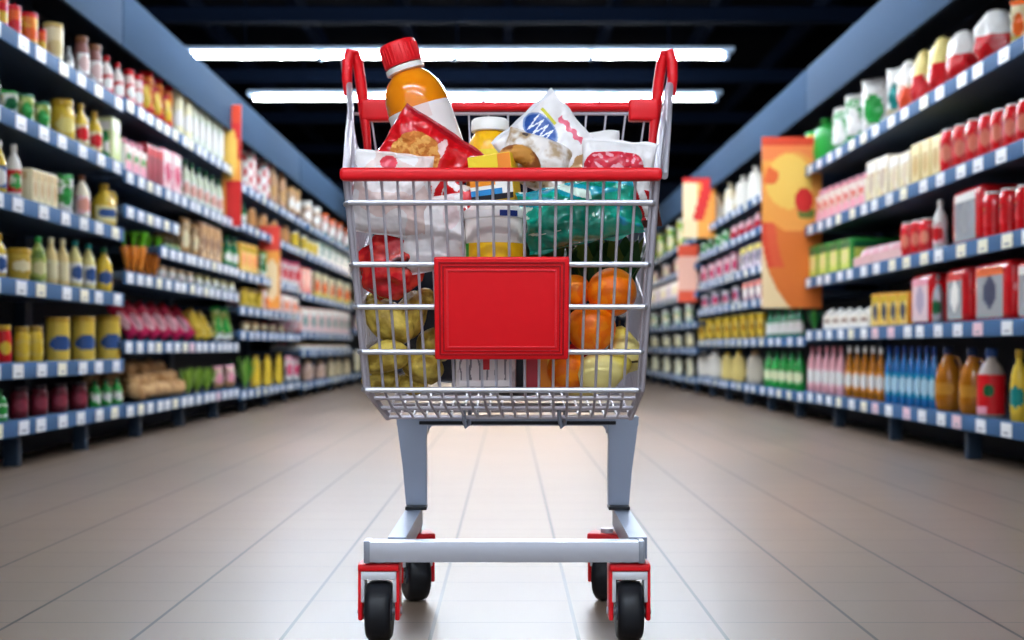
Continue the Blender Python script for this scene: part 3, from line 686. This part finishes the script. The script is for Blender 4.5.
def pf_big(u, v):
    if v > .945: return o3
    e = ((u-1.1)/1.12)**2+((v-.50)/.60)**2
    if ((u-.52)/.52)**2+((v-.68)/.235)**2 < 1:
        if ((u-.70)/.16)**2+((v-.63)/.07)**2 < 1: return rr
        if ((u-.74)/.14)**2+((v-.555)/.035)**2 < 1: return gg
        if ((u-.14)/.14)**2+((v-.77)/.05)**2 < 1: return pl('e86a34')
        return yy if ((u-.45)/.38)**2+((v-.74)/.16)**2 < 1 else o1
    if v > .5: return pl('ee8448') if v > .86 else o1
    if e < 1: return (o3 if e > .84 else pl('df5a38')) if v > .24 and e > .6 else pl('dd7430')
    return pl('e2563c') if v > .47 else cc
poster('right', 762, 822, 137, 308, 9.24, pf_big, 'large orange poster with a fruit shape, beyond the nearest right bay')
poster('left', 222, 241, 105, 226, 9.95, lambda u, v: o3 if v > .86 else (rr if v < .38 and u > .2 else (yy if (u-.3)**2+((v-.6)*2.5)**2 < .3 else (rr if v > .55 else o1))), 'tall red and yellow poster at the end of the second left bay', 10, 40)
poster('left', 259, 280, 226, 309, 11.6, lambda u, v: pl('e04a3c') if v > .7 else (cc if (u-.6)**2+((v-.35)*1.4)**2 < .12 else o1), 'lower red and cream poster in front of the third left bay', 10, 30)
poster('right', 683, 716, 178, 238, 13.6, lambda u, v: rr if v > .9 or (abs(u-.55-.5*(v-.5)) < .16 and v > .3) else (cc if u < .45 else o1), 'orange and red poster in front of the second right bay', 16, 24)
poster('right', 678, 698, 245, 302, 14.7, lambda u, v: pl('e0583c') if v > .78 or v < .2 else pl('f0b8a0'), 'narrow salmon poster low in front of the farthest right bay', 10, 20)

# lit cabinet added unseen behind the cart to brighten the floor reflection
t = empty('added_fridge', (0, 25.6, 0)); tag(t, 'added lit display fridge, unseen behind the cart at the end of the aisle', 'fridge')
wm = mat('e9e4dc', rough=.4)
MB().box((0, .7, 1.1), (4.3, .1, 2.2), wm, .01).box((0, .35, 2.15), (4.3, .8, .1), wm, .01).box((0, .35, .1), (4.3, .8, .2), wm, .01).box((-2.12, .35, 1.1), (.06, .8, 2.2), wm, .01).box((2.12, .35, 1.1), (.06, .8, 2.2), wm, .01).build('cabinet', t)
for z in (.6, 1.0, 1.4, 1.8): MB().box((0, .4, z), (4.16, .5, .03), wm, .004).build('shelf', t)
MB().box((0, .05, 2.06), (4.0, .08, .05), mat('fff1e4', emit=26, name='tube')).build('lamp', t)

# ------------------------------------------------------------------ the shopping cart
YF_T, ZF_T, YF_B, ZF_B = 2.25, .865, 2.33, .474
kF = (YF_B-YF_T)/(ZF_B-ZF_T)
def FP(px, py, off=0):                                     # a point on the sloping front face of the basket
    q = -(py-CY)/F; Y = (YF_T+kF*(H-ZF_T))/(1-kF*q); p = at(px, py, Y); p.y += off; return p
steel = mat('c6c2cc', rough=.45, metal=.55); steel2 = mat('98a2b4', rough=.38, metal=.6); red = mat('e0121c', rough=.38); redd = mat('a00c16', rough=.4); whi = mat('d9dce2', rough=.35, metal=.3)
blk = mat('15171c', rough=.45)
cart = empty('shopping_cart', (0, 2.5, 0)); tag(cart, 'steel wire shopping cart with red handle and blank red panel, filled with groceries', 'shopping cart')
IM = Matrix.Translation((0, -2.5, 0))
def cm(): m = MB(); m.M = IM.copy(); return m
def cb(mb, n, par=cart, **k): return mb.build(n, par, **k)
N = 19
tops = [349+(652-349)*i/N for i in range(N+1)]; bots = [369+(638-369)*i/N for i in range(N+1)]; chs = [388+(630-388)*i/N for i in range(N+1)]
fg = cm()
for i in range(N+1):
    q = FP(bots[i], 389, .003); r = at(chs[i], 417, 2.46)
    mid = q.lerp(r, .5)+Vector((0, -.012, -.006))
    fg.tube([FP(tops[i], 176, .003), q, mid, r], .0026, steel, 8)
for py in (203, 264.6, 307, 352, 390):
    k = (py-178)/210; xl = 344+20*k-2; xr = 656-16*k+2
    fg.tube([FP(xl, py, .02)+Vector((0, .0, 0)), FP(xl+4, py, -.004), FP(xr-4, py, -.004), FP(xr, py, .02)], .0052, mat('c4c5ce', rough=.4, metal=.6), 8)
for k_, (py, Y, a, b) in enumerate([(398, 2.36, 374, 636), (408, 2.41, 381, 633), (417, 2.46, 388, 630)]):
    fg.tube([at(a, py, Y), at(b, py, Y)], .0042, steel, 8)
cb(fg, 'front_grid')
# corners of the basket
fl, fr_ = at(346, 174, 2.262), at(657, 174, 2.262); fbl, fbr = at(367, 390, 2.345), at(641, 390, 2.345)
bl_, br_ = at(388, 417, 2.47), at(630, 417, 2.47)
rl, rr_ = Vector((-.352, 2.80, 1.085)), Vector((.352, 2.80, 1.085)); rbl, rbr = Vector((-.25, 2.84, .455)), Vector((.25, 2.84, .455))
for a, b, c_ in ((fl, fbl, bl_), (fr_, fbr, br_)):
    m = cm(); m.tube([a+Vector((0, .004, 0)), a.lerp(b, .5)+Vector((0, .006, 0)), b, c_], .0075, steel, 10); cb(m, 'corner_post')
for sgn, a, b, c_, d_ in ((-1, fl, fbl, rl, rbl), (1, fr_, fbr, rr_, rbr)):
    m = cm()
    def bil(u, v): return (a.lerp(c_, u)).lerp(b.lerp(d_, u), v)
    for i in range(1, 13):
        u = i/13; m.tube([bil(u, 0), bil(u, 1)], .0024, steel, 6)
    for py in (.14, .28, .43, .6, .8, 1):
        m.tube([bil(.01, py), bil(1, py)], .0036, steel, 6)
    cb(m, 'side_grid')
    m = cm(); m.tube([a, a.lerp(c_, .5)+Vector((0, 0, .012)), c_, c_+Vector((sgn*.012, .0, .07)), c_+Vector((sgn*.017, .0, .11))], .0072, steel, 10); cb(m, 'top_rail')
m = cm()
for i in range(17):
    u = i/16; m.tube([rl.lerp(rr_, u)+Vector((0, 0, -.01)), rbl.lerp(rbr, u)], .0023, steel, 6)
for v in (.02, .35, .7, 1): m.tube([rl.lerp(rbl, v), rr_.lerp(rbr, v)], .0036, steel, 6)
cb(m, 'rear_gate')
m = cm()
for i in range(N+1):
    u = i/N; m.tube([bl_.lerp(br_, u)+Vector((0, -.008, 0)), rbl.lerp(rbr, u)], .0026, steel, 6)
for v in (.2, .4, .6, .8, 1): m.tube([bl_.lerp(rbl, v), br_.lerp(rbr, v)], .004, steel, 6)
cb(m, 'bottom_grid')
# red rim on the front
m = cm(); c0 = at(501, 174.5, 2.245); m.box((0, c0.y, c0.z), (.566, .028, .0235), red, .009, seg=3); m.M = Matrix.Translation((c0.x, -2.5, 0))
m = cm(); m.M = Matrix.Translation((c0.x, -2.5, 0)); m.box((0, c0.y, c0.z), (.578, .028, .0235), red, .009, seg=3); m.box((-.28, c0.y+.03, c0.z+.003), (.022, .05, .022), red, .008); m.box((.28, c0.y+.03, c0.z+.003), (.022, .05, .022), red, .008)
cb(m, 'front_rim')
# panel
pc = FP(501.7, 309, -.018); tilt = math.atan2(YF_B-YF_T, ZF_T-ZF_B)
pw_, ph_ = 134.5*pc.y/F, 104*pc.y/F
def panel_m(): m = cm(); m.M = IM @ Matrix.Translation(pc) @ Rx(tilt); return m
pn = panel_m(); pn.box((0, .003, 0), (pw_, .010, ph_), red, .006, seg=3); cp_ = cb(pn, 'sign_panel')
pn = panel_m()
for k, (ins, t_, mm) in enumerate(((.010, .0032, redd), (.0165, .0022, redd), (.024, .003, mat('e8303a', rough=.3, coat=.3)))):
    w2, h2 = pw_/2-ins, ph_/2-ins
    for a, b in (((-w2, -h2), (w2, -h2)), ((w2, -h2), (w2, h2)), ((w2, h2), (-w2, h2)), ((-w2, h2), (-w2, -h2))):
        cx_, cz_ = (a[0]+b[0])/2, (a[1]+b[1])/2; pn.box((cx_, -.0025, cz_), (abs(a[0]-b[0])+t_, .003, abs(a[1]-b[1])+t_), mm, .001)
pn.build('panel_moulding', cp_)
# handle: bar, end blocks, hooped arms
m = cm(); m.tube([at(386, 107, 2.80), at(632, 107, 2.80)], .0105, red, 12); hb = cb(m, 'handle_bar')
m = cm(); m.tube([at(386, 114, 2.80), at(632, 114, 2.80)], .003, steel, 6); m.build('handle_wire', hb)
for sgn in (-1, 1):
    def X(p): return p if sgn < 0 else 1020-p-.5
    m = cm(); m.box(at(X(376), 110.5, 2.80), (.068, .03, .05), red, .008, seg=3); cb(m, 'handle_block')
    m = cm(); hk = [at(X(x), y, 2.80+dy) for x, y, dy in ((369, 168, -.02), (367, 140, -.01), (364, 112, 0), (361, 84, 0), (358, 64, -.005), (354.5, 54, -.01), (350, 53, -.02), (347.5, 62, -.025), (347, 78, -.03), (348, 96, -.03))]
    m.tube(hk, .011, red, 10, rs=[.007, .009, .012, .0125, .0125, .012, .012, .0125, .012, .009]); cb(m, 'hooped_arm')
    m = cm(); m.tube([at(X(349), 82, 2.775), at(X(351.5), 130, 2.6), at(X(355), 176, 2.29)], .0066, steel, 10); cb(m, 'support_tube')
# legs and lower frame
for sgn in (-1, 1):
    m = cm(); Y = 2.74
    def X(p): return p if sgn < 0 else 1035-p
    out = [(396, 417), (399, 440), (403, 470), (406.5, 510)]; inn = [(428, 417), (426, 440), (426.5, 470), (426.5, 510)]
    vs = []; n = 4
    for dy in (0, .035):
        for i in range(4): vs.append(at(X(out[i][0]), out[i][1], Y)+Vector((0, dy, 0))); vs.append(at(X(inn[i][0]), inn[i][1], Y)+Vector((0, dy, 0)))
    fs = []
    for i in range(3):
        a = 2*i; fs += [[a, a+1, a+3, a+2], [8+a, 8+a+2, 8+a+3, 8+a+1], [a, a+2, 8+a+2, 8+a], [a+1, 8+a+1, 8+a+3, a+3]]
    fs += [[0, 8, 9, 1], [6, 7, 15, 14]]
    m.add(vs, fs, steel2, False)
    # rounded gusset into the cross beam
    q = []
    for k in range(9):
        a_ = PI/2*k/8; q.append((428+10-10*math.cos(a_)*1, 434-10*math.sin(a_)))
    pts = [(428, 417)]+q+[(438, 417)]
    vs = [at(X(x), y, Y) for x, y in pts]+[at(X(x), y, Y)+Vector((0, .035, 0)) for x, y in pts]; L_ = len(pts)
    m.add(vs, [list(range(L_)), [L_+k for k in range(L_)][::-1]]+[[k, (k+1) % L_, L_+(k+1) % L_, L_+k] for k in range(L_)], steel2, False)
    cb(m, 'leg')
    m = cm(); m.box(at(X(416.5), 507, 2.735), (.046, .05, .008), blk, .002); cb(m, 'leg_joint')
    # side rail running forward from the leg to the front bar
    m = cm(); a = at(X(415), 516, 2.76); b = at(X(397), 548, 2.345)
    wv = Vector((.017, 0, 0)); hv = Vector((0, 0, .02)); vs = []
    for P_ in (a, b):
        for sx, sz in ((-1, -1), (1, -1), (1, 1), (-1, 1)): vs.append(P_+wv*sx+hv*sz)
    m.add(vs, [[0, 1, 2, 3], [7, 6, 5, 4], [0, 4, 5, 1], [1, 5, 6, 2], [2, 6, 7, 3], [3, 7, 4, 0]], steel2, False); cb(m, 'side_rail')
m = cm(); a = at(397, 420.5, 2.757); b = at(638, 420.5, 2.757); m.box((a+b)/2, (b.x-a.x, .03, .022), steel2, .003); m.box((a+b)/2+Vector((0, -.012, -.004)), (b.x-a.x-.1, .02, .008), blk, .002); cb(m, 'cross_beam')
for x in (466, 561.5):
    m = cm(); m.tube([at(x-3, 404, 2.44), at(x-2, 420, 2.45), at(x, 427, 2.45), at(x+3, 424, 2.46), at(x+4, 408, 2.47)], .0042, steel2, 8); cb(m, 'hook')
m = cm(); a = at(369, 550.5, 2.33); b = at(639.5, 550.5, 2.33); m.box((a+b)/2, (b.x-a.x, .04, .0385), mat('c9ccd6', rough=.3, metal=.6), .003); fb = cb(m, 'front_bar')
for p_, s_ in ((a, -1), (b, 1)):
    m = cm(); m.box(p_+Vector((s_*.002, -.0, 0)), (.012, .042, .042), mat('9aa0ac', rough=.3, metal=.6), .003); m.build('end_cap', fb)
# casters
def caster(px, Y, sc=1, turn=0):
    x = (px-CX)*Y/F
    M0 = IM @ Matrix.Translation((x, Y, 0)) @ Rz(turn)
    r = .056*sc
    m = MB(); m.M = M0
    ow, iw, top = .0385, .029, .147
    m.box((0, 0, top-.007), (ow*2, .056, .014), red, .005, seg=3)
    for sx in (-1, 1): m.box((sx*(ow-.004), .003, (top+.04)/2), (.009, .046, top-.04), red, .004)
    fo = m.build('caster_fork', cart)
    m = MB(); m.M = M0
    m.box((0, 0, top-.022), (iw*2+.008, .05, .016), whi, .004)
    for sx in (-1, 1): m.box((sx*(iw+.0005), 0, .104), (.007, .046, .058), whi, .002)
    m.build('fork_lining', fo)
    m = MB(); m.M = M0 @ Matrix.Translation((0, 0, r)) @ Ry(PI/2)
    pr_ = [(r*.5, -.022), (r*.86, -.024), (r*.96, -.020), (r, -.011), (r, .011), (r*.96, .020), (r*.86, .024), (r*.5, .022)]
    m.lathe(pr_, blk, 32); m.build('wheel', fo)
    m = MB(); m.M = M0 @ Matrix.Translation((0, 0, r)) @ Ry(PI/2)
    m.lathe([(.007, -.0415), (.007, .0415)], steel, 10); m.lathe([(.02, -.0245), (.02, .0245)], mat('50565f', rough=.4), 16); m.build('axle', fo)
    m = MB(); m.M = M0; m.lathe([(.014, .146), (.014, .156)], steel, 12); m.build('swivel_stem', fo)
caster(379.8, 2.346); caster(628.8, 2.346)
caster(415.5, 2.72, 1, .3); caster(607, 2.72, 1, -.3)

# ------------------------------------------------------------------ groceries in the cart
def thing1(name, mb, label, cat, P_, R=None, group=None):
    o = mb.build(name); o.matrix_world = Matrix.Translation(P_) @ (R or Matrix()); tag(o, label, cat, group); return o
# orange juice bottle
t = empty('juice_bottle'); t.matrix_world = Matrix.Translation(at(446, 188, 2.60)) @ Ry(-.33) @ Rx(.08)
tag(t, 'orange juice bottle with red cap, leaning above the cart rim', 'bottle')
oj = mat('f08a10', rough=.12, coat=.8, sss=.15)
r = .065
MB().lathe([(r*.85, 0), (r, .008), (r, .150), (r*1.0, .180), (r*.97, .20), (r*.88, .219), (r*.72, .236), (r*.52, .247), (r*.48, .255)], oj, 36).build('bottle_body', t)
MB().patch(r, -PI, PI, .03, .172, lambda u, v: pl('e0685c') if .42 < v < .62 and .40 < u < .6 and (int(u*90) % 4 < 3) else (pl('efd6cf') if v > .8 and .44 < u < .56 else mat('f5ece8', rough=.35)), 90, 20, .001).build('paper_label', t)
MB().lathe([(r*.54, .250), (r*.62, .252), (r*.62, .262), (r*.56, .264)], W, 28).build('neck_ring', t)
m = MB().lathe([(r*.60, .266), (r*.61, .268), (r*.59, .309), (r*.54, .313)], red, 36)
for k in range(30):
    a_ = 2*PI*k/30; m.box((r*.6*math.cos(a_), r*.6*math.sin(a_), .287), (.002, .002, .034), red)
m.build('screw_cap', t)
# red snack bag with picture of nuggets
fr_m = foil('cc1018'); nug = mat('c8742c', rough=.7, bump=.8, bscale=90, col2='e0a050', cscale=60); wht = foil('f3efee')
def snack(u, v):
    if v > .93: return foil('a8101c')
    if ((u-.40)/.28)**2+((v-.57)/.28)**2 < 1+.25*noise.noise(Vector((u*8, v*8, 0))): return nug
    if .62 < u < .9 and .18 < v < .6 and noise.noise(Vector((u*14, v*9, 2))) > .05: return wht
    if noise.noise(Vector((u*6, v*6, 7))) > .42: return foil('f0c8c4')
    return fr_m
thing1('snack_bag', MB().pillow(.185, .215, .06, snack, 90, 100, .008, 2), 'red snack bag with golden nuggets pictured, below the juice bottle', 'bag', at(386, 220, 2.44), Rz(.05) @ Ry(.58))
thing1('food_bag', MB().pillow(.15, .165, .055, lambda u, v: foil('d8404c') if (u-.45)**2+(v-.86)**2*1.6 < .012 else (foil('e9d4cd') if noise.noise(Vector((u*4, v*4, 1))) > .0 else wht), 80, 90, .007, 3), 'pale pink and white bag in the front corner under the rim', 'bag', at(386, 240, 2.35), Ry(.10))
# red crumpled bag
m = MB().blob((0, 0, 0), (.058, .045, .068), mat('c8141c', rough=.22, coat=.5, bump=.9, bscale=30, col2='e23a2c', cscale=18, col3='4a0c10'), 4, .14, 5, 4)
thing1('net_bag', m, 'crumpled shiny red bag behind the lower wires', 'bag', at(392, 264, 2.39), Ry(.5))
thing1('food_bag', MB().pillow(.135, .15, .06, lambda u, v: wht if noise.noise(Vector((u*3, v*3, 5))) < .25 else foil('f0dcdc'), 60, 60, .008, 5), 'plain white bag beside the crumpled red one', 'bag', at(437, 276, 2.37), Ry(-.14))
# red and white film between bag and tub
thing1('snack_bag', MB().pillow(.11, .12, .05, lambda u, v: fr_m if noise.noise(Vector((u*6, v*6, 3))) > -.1 else wht, 70, 70, .008, 8), 'small red and white bag just under the rim, before the white one', 'bag', at(455, 246, 2.42), Ry(.3))
# yellow bottle, white cap
t = empty('sauce_bottle', at(490, 205, 2.62)); tag(t, 'yellow bottle with a broad white cap, standing behind the yellow box', 'bottle')
ym = mat('f2b60c', rough=.2, coat=.6)
MB().lathe([(.045, 0), (.05, .01), (.05, .1), (.046, .125), (.036, .145), (.032, .152)], ym, 28).build('bottle_body', t)
MB().lathe([(.038, .152), (.04, .154), (.039, .175), (.035, .179)], W, 28).build('cap', t)
MB().patch(.05, -1.2, 1.2, .03, .11, lambda u, v: pl('f6dc3c') if v > .4 else pl('e8862c'), 14, 8).build('paper_label', t)
# yellow box with blue base
t = empty('food_box'); t.matrix_world = Matrix.Translation(at(497, 203, 2.40)) @ Rz(-.25) @ Ry(-.1); tag(t, 'yellow box with a blue and white base, leaning on the rim', 'box')
MB().box((0, 0, .045), (.085, .06, .09), mat('f6c61c', rough=.35), .003).build('box_body', t)
MB().panel(.083, .002, .088, -.0312, lambda u, v: pl('10131c') if v < .12 else (pl('2a86c4') if v < .25 and u < .75 else (W if v < .33 or (v < .42 and u > .6) else (pl('f0901c') if v < .55 else (pl('f2d22c') if u < .7 else pl('f08a28'))))), 20, 24).build('front_print', t)
# pale tub with yellow band
t = empty('yogurt_tub', at(495, 285, 2.385)); tag(t, 'white tub with a yellow band and navy lid mark, above the red panel', 'tub')
MB().lathe([(.049, 0), (.054, .006), (.059, .12), (.059, .125)], mat('f4ece6', rough=.3), 32).build('tub_body', t)
MB().lathe([(.061, .124), (.062, .126), (.061, .139), (.05, .146), (.046, .152)], mat('f7f3f1', rough=.3), 32).build('lid', t)
MB().patch(.0575, -1.6, 1.6, .045, .077, lambda u, v: pl('3aa02c') if u < .18 else pl('f6bc12'), 20, 4, .002).build('yellow_band', t)
MB().patch(.0605, .15, .75, .126, .137, lambda u, v: pl('1c2f78'), 6, 3, .002).build('lid_mark', t)
# mushroom bag
m = MB().pillow(.14, .12, .06, mat('efe8e2', rough=.3, coat=.4, bump=.7, col2='b79a76', cscale=26, thr=.52, soft=.06, col3='4a3e3c'), 80, 70, .01, 6)
thing1('mushroom_bag', m, 'clear bag of pale and dark mushrooms beside the yellow box', 'bag', at(524, 192, 2.46), Ry(.35) @ Rx(-.2))
# bread roll
m = MB()
m.tube([(.045*math.cos(a), 0, .045*math.sin(a)) for a in [PI*k/12-.2 for k in range(14)]], .02, mat('c98a3c', rough=.6, bump=.4, bscale=60, col2='8a4c1c', cscale=22), 12, rs=[.008, .013, .017, .02, .021, .022, .023, .023, .022, .021, .02, .017, .013, .008])
thing1('bread_roll', m, 'curved golden bread roll leaning on the yellow box', 'bread', at(516, 172, 2.40), Rz(.3) @ Ry(.3) @ Matrix.Scale(.8, 4))
# white bag with blue oval
def wb(u, v):
    if v > .965: return foil('dfe0e4')
    du, dv = (u-.54)/.17, (v-.77)/.20
    if du*du+dv*dv < 1:
        if abs(dv) < .62 and abs(du+.45*math.sin(dv*19)) < .24: return foil('e8eef6')
        return foil('2f55a0') if du*du+dv*dv < .8 else foil('7f98c4')
    if abs(u-.73) < .022 and .72 < v < .92: return foil('d8d23c')
    if abs(u-.83-.02*math.sin(v*60)) < .035 and .42 < v < .74: return foil('e8667c')
    n_ = noise.noise(Vector((u*5, v*5, 4)))
    if ((u-.42)/.14)**2+((v-.50)/.10)**2 < 1+n_: return foil('3c363c')
    if v < .34+.1*n_: return foil('c49a6a')
    return wht
thing1('food_bag', MB().pillow(.165, .22, .055, wb, 100, 120, .006, 7), 'white bag with a blue oval emblem, its corner pointing up', 'bag', at(594, 198, 2.50), Ry(-.72))
thing1('food_bag', MB().pillow(.09, .12, .04, lambda u, v: fr_m if (u-.3)**2+(v-.8)**2 < .02 else wht, 20, 20, .008, 11), 'small white bag with a torn peak near the far rim', 'bag', at(602, 190, 2.56), Ry(-.1))
def rw(u, v):
    n_ = noise.noise(Vector((u*3.2, v*3.2, 9)))
    if v > .8: return wht
    if ((u-.42)/.40)**2+((v-.6)/.27)**2 < 1: return foil('f0a8b0') if noise.noise(Vector((u*14, v*14, 3))) > .2 else foil('cf2438')
    if v < .35 and int(u*9+v*4) % 2: return foil('c8141c')
    return wht
thing1('food_bag', MB().pillow(.15, .16, .06, rw, 90, 90, .009, 12), 'white bag with a big red print at the right end of the rim', 'bag', at(615, 222, 2.40), Ry(.08) @ Rx(-.1))
# teal bag
tm_ = mat('0a8a70', rough=.16, coat=.9, bump=1.0, bscale=22, col2='14ab8e', cscale=12, col3='2c9cc0')
def teal(u, v):
    n_ = noise.noise(Vector((u*4.5+v*4, v*3.2, 3)))
    if n_ > .20 and v > .25 and u < .6: return mat('d8ecdc', rough=.25, coat=.5, bump=.5, bscale=30)  # pale patches painted as highlights on the crumpled film
    if v > .7 and n_ > -.1: return mat('1c9cae', rough=.2, coat=.6, bump=.9, bscale=26)
    return tm_
thing1('vegetable_bag', MB().pillow(.225, .135, .085, teal, 100, 70, .014, 14, p=2.0), 'teal green crumpled plastic bag under the rim', 'bag', at(589, 252, 2.36), Ry(-.2))
# dark leaves behind
lf = mat('1d4a22', rough=.5, bump=.3); lf2 = mat('5a6a2a', rough=.5)
for k, (px, py, Y, lab) in enumerate([(592, 300, 2.52, 'dark leafy greens behind the teal bag'), (545, 300, 2.5, 'dark leafy greens behind the red panel corner'), (622, 300, 2.50, 'dark leafy greens against the cart side')]):
    parts = k_leafy(.13, .1, .11, [lf, lf2, CR]); t = empty('leafy_greens', at(px, py, Y)); t['label'] = lab; t['category'] = 'vegetable'
    for n_, q in parts: q.build(n_, t)
# oranges
om = mat('fa7400', rough=.4, bump=.08, bscale=30, col2='ff8c0c', cscale=1.5, coat=.2); st = mat('4a6a22')
om0 = None
for k, (px, py, rp, Y, lab) in enumerate([(612, 292, 25, 2.40, 'orange topmost at the right of the red panel'), (591, 328, 25, 2.39, 'orange in the middle of the stack beside the panel'), (574, 291, 17, 2.42, 'orange half hidden by the panel edge'), (567, 370, 21, 2.40, 'lowest orange by the red and yellow box')]):
    rad = rp*Y/F
    if om0 is None:
        o = empty('orange'); MB().blob((0, 0, 0), (1, 1, .96), om, 4, .01).build('peel', o); MB().blob((0, 0, .95), (.1, .1, .04), st, 1, 0).build('stem_button', o); om0 = o
    else: o = copy_tree(om0)
    o.location = at(px, py, Y); o.scale = (rad, rad, rad); o.rotation_euler = (-.5+k*.4, .3*k, k); tag(o, lab, 'orange', 'oranges in the cart')
# pears / lemons
ye = mat('e6cf5a', rough=.35, bump=.1, col2='f2e290', cscale=5, coat=.2)
def pear(): return MB().lathe([(.004, -.05), (.02, -.048), (.034, -.032), (.038, -.012), (.034, .01), (.023, .03), (.016, .044), (.006, .052)], ye, 24)
for px, py, Y, R_, sc, lab in ((604, 371, 2.385, Ry(1.25), 1.05, 'large yellow pear lying at the front corner of the cart'), (624, 350, 2.42, Ry(-.2), .9, 'smaller yellow pear upright beside the oranges'), (585, 385, 2.43, Ry(1.5), .8, 'yellow pear low behind the wires')):
    o = empty('pear'); pear().build('fruit_body', o); MB().tube([(0, 0, .05), (.003, 0, .064)], .002, mat('4a3a1c'), 6).build('stalk', o)
    o.matrix_world = Matrix.Translation(at(px, py, Y)) @ R_ @ Matrix.Scale(sc, 4); tag(o, lab, 'pear')
thing1('tomato', MB().blob((0, 0, 0), (.03, .03, .027), mat('c81818', rough=.2, coat=.5), 3, .02), 'red tomato between the oranges and pears', 'tomato', at(583, 352, 2.46))
# potatoes
pt = mat('9c7f2a', rough=.5, bump=.3, bscale=3, col2='e0c65a', cscale=1.6, soft=.12); po = None
for k, (px, py, rx, rz, Y, a_, lab) in enumerate([(390, 322, 30, 22, 2.42, .6, 'large olive potato on top of the pile'), (412, 315, 16, 28, 2.45, .3, 'upright potato beside the panel'), (387, 357, 26, 19, 2.40, -.2, 'yellowish potato in the middle of the pile'), (424, 368, 22, 18, 2.43, .3, 'dark potato under the panel corner'),
        (382, 380, 20, 13, 2.43, 0, 'small potato at the bottom front corner'), (412, 384, 18, 12, 2.45, 0, 'flat potato lying on the basket wires'), (437, 345, 20, 20, 2.5, 0, 'potato hidden behind the panel'), (378, 300, 12, 12, 2.46, 0, 'little potato under the crumpled red bag'), (425, 298, 12, 11, 2.46, 0, 'little potato next to the panel top')]):
    if po is None: o = MB().blob((0, 0, 0), (1, .85, .85), pt, 3, .09, 3).build('potato'); po = o
    else: o = po.copy(); C.objects.link(o)
    o.location = at(px, py, Y); o.scale = (rx*Y/F, rz*Y/F, rz*Y/F); o.rotation_euler = (k, a_, 0); tag(o, lab, 'potato', 'potatoes in the cart')
# meat tray with red square
t = empty('food_pack', at(486, 389, 2.40)); tag(t, 'white and grey pack with a red square, under the red panel', 'package')
MB().box((0, 0, .045), (.115, .07, .09), mat('e8dcd8', rough=.3, coat=.4, col2='b9a8a8', cscale=22), .008).build('pack_body', t)
MB().panel(.10, .006, .085, -.0362, lambda u, v: pl('d8202c') if .42 < u < .58 and .4 < v < .85 else (pl('8a8488') if math.sin(u*38+2*noise.noise(Vector((u*4, v*3, 0)))) > .75 and .15 < v < .9 else mat('f0e6e4', rough=.3)), 80, 60).build('front_print', t)
t = empty('food_box', at(540, 391, 2.42)); tag(t, 'red and yellow box at the bottom beside the lowest orange', 'box')
MB().box((0, 0, .05), (.055, .06, .10), mat('e8862c'), .003).build('box_body', t)
MB().panel(.053, .003, .097, -.0312, lambda u, v: pl('c83a48') if u < .5 else (pl('f0901c') if u < .75 or v < .3 else pl('f2c23c')), 12, 12).build('front_print', t)
# dark filler added behind the groceries so the gaps look shaded
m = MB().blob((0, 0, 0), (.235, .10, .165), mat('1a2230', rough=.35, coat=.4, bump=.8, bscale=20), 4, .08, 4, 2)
thing1('dark_filler', m, 'dark filler shape added behind the groceries to darken the gaps', 'bag', Vector((-.005, 2.66, .62)))
# brown leaf bag at the right side
thing1('leaf_bag', MB().pillow(.06, .12, .04, foil('5a2c22'), 16, 20, .008, 19), 'brown red bag between the teal bag and the cart side', 'bag', at(647, 232, 2.42), Ry(-.1))
